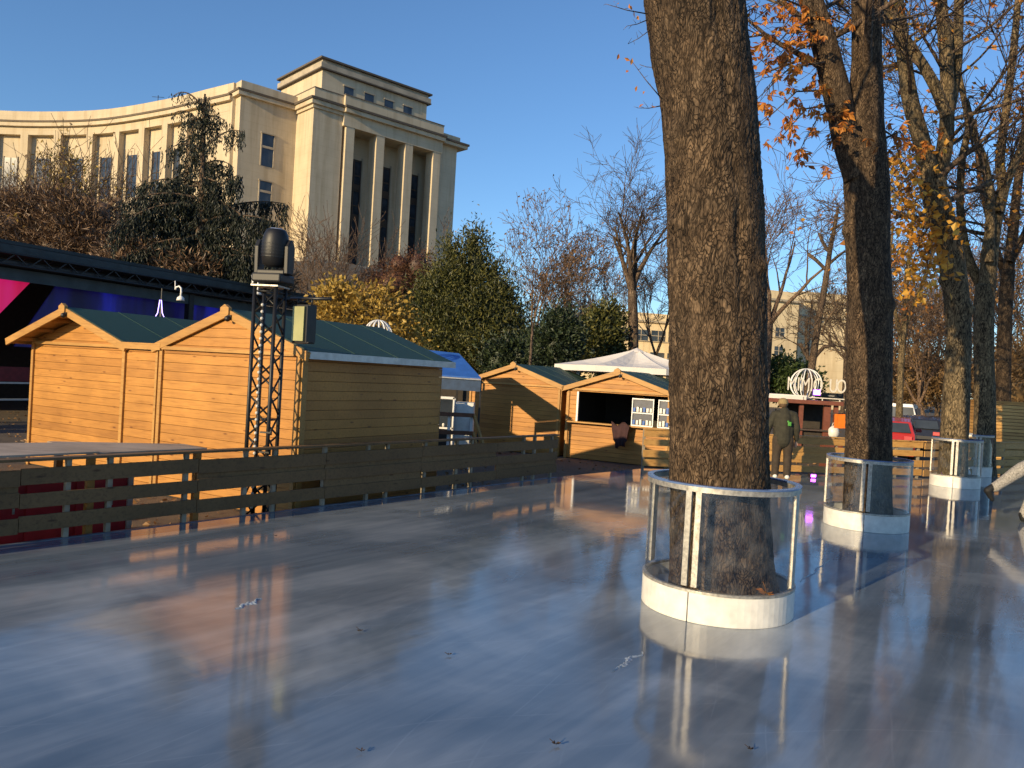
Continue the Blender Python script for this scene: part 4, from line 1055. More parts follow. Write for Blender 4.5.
for q in lm + [pt_[3:]]: limb_twigs(m, q, rg, 4, (.8, 1.8), 2, tips, f0=.5, minr=.010)
build('branches', m, twig_m, t, True)

# ---- leafy masses: clumps of leaves through a volume
def clump_tree(name, label, Y, ells, n_cl, per, lsize, matl, cat='tree', seed=1, trunk_px=None, tw=8, csize=.35, droop=0, ar=.5, core=True, zb=None, group=None, upw=0, depth_k=.8):
    """ells: (px, py, rx_px, ry_px) lobes of the crown at distance Y"""
    rg = random.Random(seed); s = Y / F_PX
    x0 = sum(e[0] for e in ells) / len(ells) if trunk_px is None else trunk_px
    bx = P(x0, 380, Y).x; zb = gz(bx, Y) if zb is None else zb
    t = thing(name, label, cat, (bx, Y, zb), 0, group)
    L = []
    for (px, py, rx, ry) in ells:
        c = P(px, py, Y); L.append((c, rx * s, min(rx, max(ry * .8, rx)) * s * depth_k, ry * s))
    vol = [a * b * c for _, a, b, c in L]; tot = sum(vol)
    m = MB()
    for (c, a, b, h), vv in zip(L, vol):
        k = max(4, int(n_cl * (vv / tot) ** .8 / sum((w_ / tot) ** .8 for w_ in vol)))
        for i in range(k):
            while True:
                d = V((rg.gauss(0, 1), rg.gauss(0, 1), rg.gauss(0, 1)))
                if d.length > .01: break
            d.normalize(); q = rg.uniform(.55, 1.0) ** .5 * rg.uniform(.86, 1.06)
            cc = c + V((d.x * a * q, d.y * b * q, d.z * h * q))
            if cc.z < zb + .1: continue
            cs = csize * rg.uniform(.5, 1.25); tw_d = V((d.x, d.y, d.z + upw + .2)).normalized()
            for _ in range(per):
                pp_ = cc + V((rg.gauss(0, 1), rg.gauss(0, 1), rg.gauss(0, 1))) * cs * .5 + tw_d * rg.uniform(-.3, .5) * cs
                dd = (tw_d + V((rg.gauss(0, .7), rg.gauss(0, .7), rg.gauss(0, .7) - droop))).normalized()
                leafq(m, pp_, lsize * rg.uniform(.6, 1.3), rg, d=dd, ar=ar)
    build('crown', m, matl, t, True)
    if core:
        m = MB()
        for (c, a, b, h) in L:
            n0 = len(m.v); m.ball(c, 1, 14, 9, (a * .62, b * .62, h * .66))
            for i in range(n0, len(m.v)):
                q = m.v[i]; m.v[i] = c + (q - c) * (1 + .35 * noise.noise(q * 1.3))
        for i in range(len(m.v)):
            if m.v[i].z < zb: m.v[i].z = zb
        build('inner_crown', m, matl, t, True)
    if tw:
        m = MB(); topz = max(c.z for c, *_ in L); trunk_mesh(m, [(V((bx, Y, zb - .1)), tw * s * .6), (V((bx + .1, Y, zb + (topz - zb) * .5)), tw * s * .45), (V((bx, Y, topz)), tw * s * .15)], .4, 10, 0)
        for (c, a, b, h) in L: m.tube([V((bx, Y, min(c.z, topz) * .6 + zb * .4)), c.lerp(V((bx, Y, c.z)), .5), c], [tw * s * .3, tw * s * .2, tw * s * .1], 6)
        build('trunk', m, twig_m, t, True)
    return t
clump_tree('evergreen_tree', 'large olive green evergreen tree with two peaks behind the blue awning', 36,
    [(472, 345, 56, 40), (448, 312, 34, 42), (487, 322, 34, 44), (452, 276, 14, 34), (476, 268, 14, 34), (428, 335, 26, 40), (510, 350, 22, 32), (493, 292, 12, 32), (434, 296, 12, 30), (472, 246, 6, 18), (450, 256, 6, 18), (463, 285, 12, 30), (505, 318, 10, 30), (420, 318, 10, 30)], 1900, 30, .20, leaf_ever, seed=3, upw=.9, csize=.62, ar=.34)
clump_tree('yew_bush', 'round very dark yew bush behind the closed hut', 30, [(558, 345, 24, 30), (560, 328, 16, 16)], 330, 26, .16, leaf_dark, cat='bush', seed=4, csize=.35, upw=.3)
clump_tree('evergreen_bush', 'mid green evergreen bush between the dark yew and the tall bare tree', 34, [(600, 342, 22, 34), (610, 325, 12, 20), (590, 350, 14, 20)], 360, 24, .2, leaf_ever, cat='bush', seed=5, csize=.4, upw=.5)
clump_tree('evergreen_bush', 'low dark evergreen shrubs under the right side of the big evergreen', 33, [(522, 358, 30, 22), (500, 362, 20, 20)], 260, 22, .2, leaf_dark, cat='bush', seed=15, csize=.4, upw=.2)
clump_tree('yellow_leaved_bush', 'bush full of yellow leaves above the green roof of the second hut', 25,
    [(365, 318, 46, 30), (340, 308, 26, 24), (395, 330, 26, 24), (410, 345, 12, 20), (330, 300, 14, 14)], 520, 11, .16, leaf_yel, cat='bush', seed=6, csize=.35, core=False, ar=.6)
clump_tree('reddish_bush', 'reddish brown bush at the foot of the palace columns', 46, [(395, 285, 30, 24), (372, 292, 22, 18), (418, 270, 20, 20), (400, 265, 16, 14)], 420, 20, .18, foliage('red_brown_twigs', [(.05, .022, .012), (.12, .05, .025), (.17, .09, .035)], trans=.1), cat='bush', seed=7, csize=.5, ar=.25, zb=gz(P(395, 300, 46).x, 46), core=True)
clump_tree('clipped_hedge', 'dark green rounded hedge under the cream building behind the kiosk', 45, [(783, 378, 24, 20), (805, 385, 16, 14)], 300, 22, .22, leaf_hedge, cat='hedge', seed=8, csize=.4, tw=0)

# copper coloured brush on the left
copper_twig = foliage('copper_brush_twigs', [(.07, .045, .028), (.18, .11, .065), (.30, .19, .11)], trans=.1)
for k, (label, Y, ells) in enumerate((
    ('copper brown leafless brush at the far left edge under the curved wing', 38, [(8, 226, 36, 30), (-10, 246, 40, 28), (25, 208, 20, 20), (-40, 220, 40, 32)]),
    ('copper brown leafless brush left of the cedar in front of the curved wing', 38, [(70, 226, 36, 28), (95, 240, 34, 24), (50, 208, 20, 20), (100, 216, 16, 20), (60, 248, 40, 20)]),
    ('low copper brush under the drooping cedar above the stage roof', 33, [(200, 272, 60, 16), (255, 282, 34, 14), (140, 262, 36, 16)]))):
    clump_tree('copper_brush', label, Y, ells, 700, 22, .34, copper_twig, cat='brush', seed=60 + k, csize=.5, ar=.10, tw=3, upw=.5, core=True, group='copper brush below the palace', zb=gz(P(ells[0][0], 250, Y).x, Y) )
# twiggy stems standing above the brush
for k, (px, pt, lv) in enumerate(((5, 150, 0), (38, 168, 0), (62, 158, .0), (92, 172, 0), (118, 178, 0), (150, 170, 0))):
    bare_tree(('thin bare sapling in the copper brush, %s' % ('at the left edge', 'left of the yellow leaved one', 'inside the yellow leaved top', 'right of the yellow leaved top', 'nearer the cedar', 'just behind the cedar top')[k]), px, 270, pt, 42, 70 + k, 2.5, matl=twig_pink, forks=5, fork_at=.3, spread=(8, 30), group='saplings in the copper brush', depth=3, leaves=.12)
bare_tree('young tree with pale yellow leaves above the copper brush', 60, 270, 140, 40, 79, 4, forks=5, fork_at=.45, spread=(15, 45), depth=3, leaves=.9, lmat=leaf_yel, group='saplings in the copper brush')
bare_tree('leafless shrub in front of the pavilion corner behind the lamp tower', 322, 300, 215, 44, 81, 3, matl=twig_pink, forks=6, fork_at=.2, spread=(10, 32), depth=3, group='bare shrubs before the pavilion')
bare_tree('leafless shrub rising beside the first palace column', 345, 300, 228, 46, 82, 3, matl=twig_pink, forks=5, fork_at=.2, spread=(10, 32), depth=3, group='bare shrubs before the pavilion')

# ---- weeping cedar
Y = 32.0; t = tree_obj('weeping_cedar', 'dark drooping cedar standing before the curved palace wing', (P(196, 290, Y).x, Y, gz(P(196, 290, Y).x, Y)))
m = MB(); cpth = px_path([(196, 330, 13), (198, 280, 12), (200, 240, 10), (202, 200, 8), (203, 160, 6), (204, 125, 4), (205, 94, 2)], Y); cpth[0] = (V((cpth[0][0].x, Y, GZ)), cpth[0][1]); trunk_mesh(m, cpth, .25, 14, .0, lump=.08); build('trunk', m, twig_m, t, True)
def on_trunk(py):
    for (p, r), (q, r2) in zip(cpth[:-1], cpth[1:]):
        a, b = to_px(p)[1], to_px(q)[1]
        if b <= py <= a: return p.lerp(q, (a - py) / (a - b))
    return cpth[-1][0]
rg = random.Random(77); mbr = MB(); ml = MB()
arms = [(110, 173, 96, 14), (128, 176, 112, 10), (120, 180, 130, 8), (118, 228, 125, 8), (150, 243, 132, 12), (150, 168, 150, 10), (165, 234, 168, 9), (170, 160, 190, 9), (185, 136, 188, 12), (200, 122, 205, 14), (205, 110, 232, 18), (205, 240, 175, 8), (215, 286, 204, 10), (222, 274, 222, 10), (232, 262, 250, 12), (240, 120, 262, 14), (235, 130, 215, 10), (230, 165, 225, 10), (255, 150, 275, 14), (258, 245, 270, 12), (262, 272, 262, 10), (210, 150, 205, 8), (195, 262, 235, 10)]
for k in range(26):
    py = rg.uniform(105, 270); w_ = 10 + (py - 92) * .30; arms.append((py, 202 + rg.uniform(-w_, w_), py + rg.uniform(0, 18), 5))
for (py, tx, ty, arch) in arms:
    a = on_trunk(min(py, 285)); dy = rg.uniform(-1, 1) * (abs(tx - 202) * .45 + 8) / F_PX * Y
    b = P(tx, ty, Y + dy); b = V((b.x, Y + dy, b.z)); L = (b - a).length; mid = a.lerp(b, .55) + V((0, 0, arch / F_PX * Y * 1.3))
    pts = []
    for i in range(11):
        f = i / 10; pts.append(a * (1 - f) ** 2 + mid * 2 * f * (1 - f) + b * f * f)
    mbr.tube(pts, [.07 * (1 - .8 * i / 10) * (.5 + L / 8) for i in range(11)], 5)
    low = (py - 92) / 190
    nt_ = int(L * (11 + 28 * low)) + int(5 + 11 * low)
    for i in range(nt_):
        f = rg.uniform(.08, 1.0); q = a * (1 - f) ** 2 + mid * 2 * f * (1 - f) + b * f * f
        q = q + V((rg.gauss(0, .10), rg.gauss(0, .14), rg.uniform(-.03, .04)))
        hl = rg.uniform(.15, .55 + 1.1 * low) 
        n_ = int(hl / .07) + 2
        sw = V((rg.gauss(0, .10), rg.gauss(0, .10), 0))
        for j in range(n_):
            g = j / n_; c = q + V((0, 0, -hl * g)) + sw * g
            leafq(ml, c + V((rg.gauss(0, .035), rg.gauss(0, .035), 0)), rg.uniform(.10, .17) + .09 * low, rg, d=V((rg.gauss(0, .4), rg.gauss(0, .4), -1)).normalized(), ar=.30)
for k in range(420):
    py = rg.uniform(96, 285); q = on_trunk(py); w_ = (.12 + (py - 92) * .004)
    c = q + V((rg.gauss(0, w_), rg.gauss(0, w_), 0))
    for j in range(6): leafq(ml, c + V((rg.gauss(0, .05), rg.gauss(0, .05), -.06 * j)), rg.uniform(.12, .2), rg, d=V((rg.gauss(0, .5), rg.gauss(0, .5), -1)).normalized(), ar=.32)
build('branches', mbr, twig_m, t, True); build('needles', ml, leaf_cedar, t, True)

# ---- woods at the right and in the distance
wl = (('bare copper tinted tree behind the red car', 915, 52, 260), ('bare copper tinted tree just left of the third trunk', 938, 60, 268), ('bare tree in the woods right of the third trunk', 972, 50, 240), ('bare tree in the woods near the right edge', 1016, 46, 230), ('bare tree farther off behind the far right trunk', 1036, 60, 210), ('bare tree farther off between the second and third trunks', 890, 66, 280), ('pale stemmed bare tree above the parked cars', 926, 44, 285))
for k, (lb, px, Y, pt) in enumerate(wl):
    bare_tree(lb, px, 400, pt, Y, 90 + k, 5, matl=twig_m if k % 2 else twig_pink, forks=5, fork_at=.22, spread=(12, 45), leaves=.35, lmat=leaf_cop, group='bare trees in the woods on the right', nch=(3, 5))
for k, (lb, px, Y, ells) in enumerate((('low copper undergrowth above the parked cars', 920, 48, [(905, 385, 26, 22), (935, 380, 26, 26), (915, 365, 20, 18)]), ('low copper undergrowth behind the slatted cabin', 1010, 42, [(985, 380, 24, 26), (1020, 380, 30, 34), (1045, 370, 26, 40)]))):
    clump_tree('undergrowth', lb, Y, ells, 420, 20, .36, foliage('rust_undergrowth_%s' % 'ab'[k], [(.12, .07, .035), (.26, .16, .07), (.40, .26, .12)], trans=.15), cat='undergrowth', seed=100 + k, csize=.6, ar=.14, tw=2, upw=.4, group='copper undergrowth on the right')
# far wood as one mass
rg = random.Random(5); m = MB()
for k in range(2600):
    a = rg.uniform(-50, 65); D = rg.uniform(125, 175); x = D * math.sin(R(a)); y = D * math.cos(R(a))
    zt_ = gz(x, y) + rg.uniform(0, 1) ** .7 * (7.5 + 3 * noise.noise(V((x * .05, y * .05, 0))))
    for _ in range(7):
        leafq(m, V((x + rg.gauss(0, 1.2), y + rg.gauss(0, 1.2), zt_ + rg.gauss(0, .8))), rg.uniform(.8, 1.8), rg, d=V((rg.gauss(0, .5), rg.gauss(0, .5), 1)).normalized(), ar=.22)
o = build('far_wood', m, foliage('far_wood_twigs', [(.07, .045, .03), (.15, .10, .06), (.22, .15, .09)], trans=.1)); o['kind'] = 'stuff'; o['label'] = 'distant bare woodland low on the horizon'


# ================================================================== STAGE HALL at the left
a = G(0, 241, 4.8); b = G(330, 300, 4.8); hd_ = (b - a).normalized(); hn = V((-hd_.y, hd_.x, 0)); A = a - hd_ * 12; LL = (b - a).length + 15
hall = thing('stage_hall', 'long dark open hall with a black truss and magenta and blue screens behind the huts', 'hall', (A.x, A.y, GZ), math.atan2(hd_.y, hd_.x))
H0 = 4.8 - GZ
m = MB(); m.box((LL / 2, 4.5, H0 + .02), (LL, 9, .10)); build('roof', m, simple('dark_green_tarpaulin', (.025, .035, .036), .6, var=.4, scale=2, stretch=(.3, 1, 1)), hall)
m = MB(); m.box((LL / 2, -.03, H0 - .16), (LL, .06, .22)); build('fascia', m, simple('grey_green_fascia', (.035, .048, .050), .6, var=.35, scale=3, bmp=.2), hall)
m = MB()
for (y, z) in ((-.08, H0 - .30), (-.08, H0 - .62), (.28, H0 - .46)): m.tube([(0, y, z), (LL, y, z)], .04, 6)
k = 0; x = 0
while x < LL - .4:
    m.bar((x, -.08, H0 - (.30 if k % 2 else .62)), (x + .4, -.08, H0 - (.62 if k % 2 else .30)), .03); m.bar((x, -.08, H0 - .30), (x, .28, H0 - .46), .025); m.bar((x, -.08, H0 - .62), (x, .28, H0 - .46), .025); x += .4; k += 1
m.box((LL / 2, .02, H0 - .58), (LL, .03, .16))
build('truss', m, black, hall)
for x in (2.5, 11.5, 19.0, LL - .5):
    m = MB(); m.bar((x, .2, 0), (x, .2, H0 - .6), .22); build('post', m, black, hall)
m = MB(); m.box((LL / 2, .15, H0 - .86), (LL, .05, .34)); build('valance', m, simple('grey_green_valance', (.05, .065, .065), .6, var=.3, scale=2), hall)
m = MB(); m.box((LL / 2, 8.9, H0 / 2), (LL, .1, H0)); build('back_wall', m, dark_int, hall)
# lit screens: real coloured LED panels
def screen_mat(name, stops, s, sc=(.12, 1, 1)):
    m, nt, b = newmat(name)
    f = ntex(nt, coords(nt, (.9, .3, .15), (0, R(20), 0)), 1.0, 3)
    c = ramp(nt, f, stops); lk(nt, c, b.inputs['Emission Color']); b.inputs['Emission Strength'].default_value = s; b.inputs['Base Color'].default_value = (.01, .01, .02, 1); return m
mag = screen_mat('magenta_screen', [(.3, (.30, .0, .03)), (.5, (.65, .01, .10)), (.7, (.70, .02, .22))], .6)
blu = screen_mat('blue_screen', [(.44, (.004, .004, .035)), (.56, (.008, .008, .12)), (.74, (.02, .03, .60))], .38)
def hall_x(px, py, yl, zl):     # hall-local x of what appears at px, at local depth yl and world height zl
    best = min((abs(to_px(A + hd_ * (k * .05) + hn * yl + V((0, 0, zl)))[0] - px), k * .05) for k in range(0, int(LL / .05)) if (A + hd_ * (k * .05) + hn * yl).y > 2); return best[1]
xm = hall_x(22, 300, .6, 3.2); xe = hall_x(262, 320, .6, 3.0)
m = MB(); m.hexa([(0, .58, H0 - 2.6), (xm - .9, .58, H0 - 2.6), (xm - .9, .64, H0 - 2.6), (0, .64, H0 - 2.6), (0, .58, H0 - .95), (xm + .5, .58, H0 - .95), (xm + .5, .64, H0 - .95), (0, .64, H0 - .95)]); build('magenta_screen', m, mag, hall)
m = MB(); m.hexa([(xm + .1, .58, H0 - 2.9), (xe, .58, H0 - 2.9), (xe, .64, H0 - 2.9), (xm + .1, .64, H0 - 2.9), (xm + 1.3, .58, H0 - .98), (xe, .58, H0 - .98), (xe, .64, H0 - .98), (xm + 1.3, .64, H0 - .98)]); build('blue_screen', m, blu, hall)
m = MB()
for k in range(24):
    m.box((k * .5, .40 + .06 * math.sin(k * 1.7), H0 - 3.25), (.52, .05, 1.3), .25 * math.sin(k * 2.3))
build('drape', m, simple('grey_green_drape', (.035, .048, .046), .7, var=.4, scale=2, stretch=(2, 1, .3)), hall)
m = MB(); m.box((LL * .3, .2, 1.35), (LL * .6, .1, .42)); build('red_band', m, simple('dark_red_band', (.16, .008, .012), .5), hall)
m = MB(); m.box((LL * .3, .18, 1.10), (LL * .6, .08, .05)); m.box((LL * .3, .18, .62), (LL * .6, .06, .05))
for k in range(9): m.box((k * 1.3 + .4, .18, .4), (.06, .06, .9))
build('railing', m, steel_paint, hall)
p = P(160, 312, 20.5)
t = thing('neon_tower_lamp', 'small violet neon outline of a pointed lattice tower above the left huts', 'neon lamp', (p.x, p.y, p.z))
m = MB(); s = .24
m.tube([(-s * .75, 0, -s * 1.1), (-s * .25, 0, -s * .1), (-.02, 0, s * 1.3), (.02, 0, s * 1.3), (s * .25, 0, -s * .1), (s * .75, 0, -s * 1.1)], .012, 6); m.tube([(-s * .5, 0, -s * .6), (s * .5, 0, -s * .6)], .009, 5)
build('tube', m, emit('violet_neon', (.45, .35, 1), 2.5), t)
m = MB(); m.box((0, .04, 0), (.04, .03, .5)); m.box((0, .04, .42), (.02, .02, .4)); build('bracket', m, black, t)
for (px, py, lb) in ((178, 292, 'white curved lamp hanging from the hall truss above the left huts'), (255, 286, 'white curved lamp hanging beside the top of the lattice tower')):
    p = P(px, py, 21.5); t = thing('goose_neck_lamp', lb, 'lamp', (p.x, p.y, p.z), 0, 'curved lamps on the hall truss')
    m = MB(); m.tube([(-.08, 0, .06), (-.05, 0, .13), (.02, 0, .16), (.08, 0, .11), (.09, 0, .0), (.08, 0, -.1)], .025, 7); m.tube([(-.08, .0, .06), (-.10, .02, .30)], .014, 5); build('neck', m, white_paint, t)
    m = MB(); m.lathe((.08, 0, -.1), [(.03, 0), (.09, -.05), (.11, -.13), (.0, -.13)], 12); build('lamp_shade', m, white_paint, t)

# ================================================================== BLUE STALL, RAIL, GLOBES, PARASOL
Y = 19.0
a = P(418, 350, 20.6); b = P(459, 354.5, 20.6); c = P(481, 379, 18.6); d = P(424, 375, 18.6)
t = thing('blue_market_stall', 'market stall with a bright blue sloping awning behind the second hut', 'stall', (d.x, d.y, GZ))
m = MB(); nrm = V((0, 0, .03)); m.hexa([d, c, b, a, d + nrm, c + nrm, b + nrm, a + nrm]); build('awning', m, tarp_blue, t, True)
m = MB(); q = V((0, 0, -.30)); m.hexa([d + q, c + q, c + q + V((0, .03, 0)), d + q + V((0, .03, 0)), d - V((0, 0, .02)), c - V((0, 0, .02)), c + V((0, .03, -.02)), d + V((0, .03, -.02))]); build('valance', m, simple('navy_valance', (.03, .06, .12), .6), t, True)
m = MB(); m.bar(d + V((0, -.03, -.02)), c + V((0, -.03, -.02)), .03, .03); build('front_bar', m, zinc, t, True)
for q in (a, b, c, d): m = MB(); m.bar(V((q.x, q.y + .06, GZ)), q + V((0, .06, -.03)), .05); build('post', m, black, t, True)
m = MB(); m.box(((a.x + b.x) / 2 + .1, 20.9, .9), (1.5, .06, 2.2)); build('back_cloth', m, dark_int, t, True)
for (px, py, w_, h_, lb, mt) in ((464, 405, .42, .95, 'white upright fridge under the blue awning', white_pl),):
    p = P(px, 430, 18.9); t = thing('fridge', lb, 'fridge', (p.x, p.y, GZ)); m = MB(); m.box((0, 0, .72), (w_ * 1.05, .5, 1.44)); build('body', m, mt, t, bevel=.02)
    m = MB(); m.box((0, -.262, .75), (w_ * .95, .03, 1.25)); dr = build('door', m, mt, t, bevel=.008); m = MB(); m.box((w_ * .36, -.29, .9), (.03, .03, .3)); build('handle', m, steel, dr)
    m = MB(); m.box((0, 0, .01), (w_ * .9, .44, .03)); build('foot_plate', m, black, t)
p = P(441, 430, 18.2)
t = thing('display_case', 'white framed glass display case under the blue awning', 'display case', (p.x, p.y, GZ))
m = MB()
for x in (-.27, .27):
    for y in (-.18, .18): m.box((x, y, .78), (.035, .035, 1.56))
for z in (.85, 1.54):
    for y in (-.18, .18): m.box((0, y, z), (.58, .035, .04))
build('frame', m, white_paint, t)
m = MB(); m.box((0, 0, 1.2), (.50, .34, .62)); build('glass_box', m, win_dark, t)
for k in range(4): m = MB(); m.ball((-.18 + k * .12, -.16, .92), .035, 8, 6, (1, .6, 1.4)); build('glass_jar', m, white_pl, t)
# brown handrail with white posts between the huts
a = P(424, 413, 17.2); b = P(474, 415.5, 17.6); 
t = thing('wooden_handrail', 'dark brown handrail on white posts between the second and third huts', 'handrail', (a.x, a.y, GZ))
for z0 in (0, -.40): m = MB(); m.bar(a + V((0, 0, z0)), b + V((0, 0, z0)), .05, .09); build('rail', m, simple('brown_rail_%d' % int(-z0 * 10), (.15, .05, .02), .5), t, True)
e = b + V((.35, -.55, -.85)); m = MB(); m.bar(b, e, .05, .07); m.bar(b + V((0, 0, -.40)), e + V((-.12, .2, -.15)), .05, .07); build('sloping_rail', m, pine_trim, t, True)
for f in (.05, .5, .95): q = a.lerp(b, f); m = MB(); m.box((q.x, q.y + .06, (q.z + GZ) / 2), (.06, .06, q.z - GZ + .04)); build('post', m, white_paint, t, True)
def globe(label, c, r, n=7, glow=False, zb=GZ):
    t = thing('wire_globe', label, 'globe ornament', (c.x, c.y, c.z), 0, 'wire globe ornaments'); m = MB()
    for k in range(n):
        a = math.pi * k / n; m.tube([(r * math.cos(s) * math.cos(a), r * math.cos(s) * math.sin(a), r * math.sin(s)) for s in [2 * math.pi * i / 28 for i in range(29)]], .018, 5, cap=False)
    build('wire_hoop', m, white_paint, t)
    m = MB(); m.tube([(0, 0, -r), (0, 0, -r - .02), (0, 0, zb - c.z)], .03, 6); build('pole', m, steel_paint, t)
globe('white wire globe peeking over the roof of the second hut', P(378, 334, 18.5), .32)
ap = P(637, 349, 25.5); t = thing('market_parasol', 'large off white canvas parasol behind the roofs of the right pair of huts', 'parasol', (ap.x, ap.y, GZ))
hh = ap.z - GZ; re_ = 2.7; drop = .64
m = MB(); vs_ = [V((0, 0, hh))]; ns = 8; sub = 6; rings = 6
for j in range(1, rings + 1):
    for k in range(ns * sub):
        a = 2 * math.pi * (k / (ns * sub)) + R(10); seg_ = k % sub / sub; f = j / rings
        rr = re_ * f * math.cos(math.pi / ns) / math.cos((seg_ - .5) * 2 * math.pi / ns); sag = .16 * math.sin(math.pi * f) * math.sin(math.pi * seg_) + .05 * math.sin(math.pi * f)
        vs_.append(V((rr * math.cos(a), rr * math.sin(a), hh - drop * f ** 1.0 - sag)))
N = ns * sub; fs_ = [(0, 1 + k, 1 + (k + 1) % N) for k in range(N)] + [(1 + (j - 1) * N + k, 1 + j * N + k, 1 + j * N + (k + 1) % N, 1 + (j - 1) * N + (k + 1) % N) for j in range(1, rings) for k in range(N)]
lo = [p + V((0, 0, -.18)) for p in vs_[1 + (rings - 1) * N:]]; n0 = len(vs_); vs_ += lo
fs_ += [(1 + (rings - 1) * N + k, n0 + k, n0 + (k + 1) % N, 1 + (rings - 1) * N + (k + 1) % N) for k in range(N)]
m.add(vs_, fs_, False); cv = build('canopy', m, canvas, t); sf = cv.modifiers.new('s', 'SOLIDIFY'); sf.thickness = .015
m = MB(); m.lathe((0, 0, hh - .02), [(.30, -.10), (.18, -.02), (.0, .06)], 8, False); build('vent_cap', m, canvas, t)
m = MB(); m.tube([(0, 0, 0), (0, 0, hh - .05)], .04, 8); m.lathe((0, 0, 0), [(.45, 0), (.45, .06), (.1, .10), (.05, .12)], 20); build('pole', m, steel_paint, t)
for k in range(8):
    a = 2 * math.pi * k / 8 + R(10); m = MB(); m.tube([(0, 0, hh - .12), (re_ * .97 * math.cos(a), re_ * .97 * math.sin(a), hh - drop - .04)], .015, 5); build('rib', m, pine_trim, t)
# thin stake behind the closed hut
p = P(530, 365, 26); t = thing('garden_stake', 'thin pale sapling stem standing behind the closed hut roof', 'sapling', (p.x, p.y, GZ)); tp_ = P(533, 322, 26)
m = MB(); m.tube([(0, 0, 0), (0, 0, p.z - GZ), (tp_.x - p.x, 0, tp_.z - GZ)], [.07, .05, .035], 8); build('stem', m, twig_m, t)

# ================================================================== KIOSK with letter sign
Y = 24.0; L0 = P(764, 400, Y); L1 = P(838, 404, Y - .3); dx = L1 - L0; wk = math.hypot(dx.x, dx.y); rz = math.atan2(dx.y, dx.x)
K = thing('brown_kiosk', 'low reddish brown kiosk with a flat canopy between the two nearest trunks', 'kiosk', (L0.x, L0.y, GZ), rz)
hk = L0.z - GZ
kb = simple('red_brown_paint', (.16, .05, .028), .5, var=.2)
m = MB(); m.box((wk / 2, .7, hk + .02), (wk + .2, 1.9, .12)); build('canopy', m, kb, K, bevel=.01)
m = MB(); m.box((.45, .7, hk + .14), (1.5, 1.7, .14)); m.box((.45, -.1, hk + .13), (1.3, .2, .10)); build('canopy_sheet', m, canvas, K)
m = MB(); m.box((wk / 2 + .2, .1, .5), (wk - .3, .12, 1.0)); build('front_panel', m, dark_int, K)
m = MB(); m.box((wk / 2 + .2, .08, 1.02), (wk - .2, .45, .05)); build('counter', m, simple('dark_counter_top', (.07, .05, .04), .4), K)
for x in (.05, 1.10, 1.85, wk - .05): m = MB(); m.box((x, .0, (hk) / 2), (.12 if x != 1.85 else .2, .12, hk - .06)); build('post', m, kb, K)
m = MB(); m.box((wk / 2 + .4, 1.55, hk / 2), (wk - .9, .05, hk - .1)); build('back_wall', m, dark_int, K)
# the letters on top of the canopy
sg = thing('letter_sign', 'row of pale standing metal letters on top of the brown kiosk canopy', 'sign', (L0.x, L0.y, L0.z + .09), rz)
sgm = simple('pale_metal_letters', (.72, .66, .56), .4, metal=.2, var=.08)
def letter(ch, x, h=.42, z0=.26, wl_=.17):
    cu = bpy.data.curves.new('letter', 'FONT'); cu.body = ch; cu.size = h * 1.38; cu.extrude = .02; cu.align_x = 'CENTER'; cu.space_character = 1
    o = bpy.data.objects.new('letter', cu); C.objects.link(o); bpy.context.view_layer.update(); me = bpy.data.meshes.new_from_object(o.evaluated_get(bpy.context.evaluated_depsgraph_get())); bpy.data.objects.remove(o); me.name = 'letter'; me.materials.clear(); me.materials.append(sgm)
    o = bpy.data.objects.new('letter', me); C.objects.link(o); o.parent = sg; o.location = (x, .0, z0); o.rotation_euler = (R(90), 0, 0); o.scale = (.62, 1, 1)
for ch, lx in zip('MIMIQUOI', (790, 796.5, 803, 809, 815, 829.5, 837, 842.5)):
    q = P(lx, 390, Y); letter(ch, (q.x - L0.x) / math.cos(rz))
m = MB(); m.box((1.5, .02, .07), (wk - .5, .03, .03)); build('base_rail', m, sgm, sg)
for x in (.42, .75, 1.2, 1.7, 2.2): m = MB(); m.box((x, .02, .03), (.03, .03, .08)); build('stand_off', m, sgm, sg)
globe('white wire globe standing on the brown kiosk beneath the cream building', P(806, 384, Y + .5), .47, 6, zb=1.75)
q = P(817, 392.5, Y - .25)
t = thing('purple_lamp', 'small square lamp glowing purple on the kiosk canopy', 'lamp', (q.x, q.y, q.z), rz)
m = MB(); m.box((0, .1, 0), (.30, .14, .22)); build('housing', m, black, t)
m = MB(); m.box((0, .02, 0), (.20, .02, .15)); build('lens', m, emit('purple_light', (.50, .12, 1.0), 7), t); m = MB(); m.box((0, .1, -.14), (.06, .1, .12)); build('foot', m, black, t)
q = G(813, 478, .0); t = thing('purple_floor_lamp', 'small lamp glowing purple low on the far rink edge', 'lamp', (q.x, q.y, .0), 0)
m = MB(); m.box((0, .04, .05), (.15, .10, .10)); build('housing', m, black, t); m = MB(); m.box((0, -.02, .05), (.10, .02, .06)); build('lens', m, emit('purple_floor_light', (.62, .08, 1.0), 9), t)
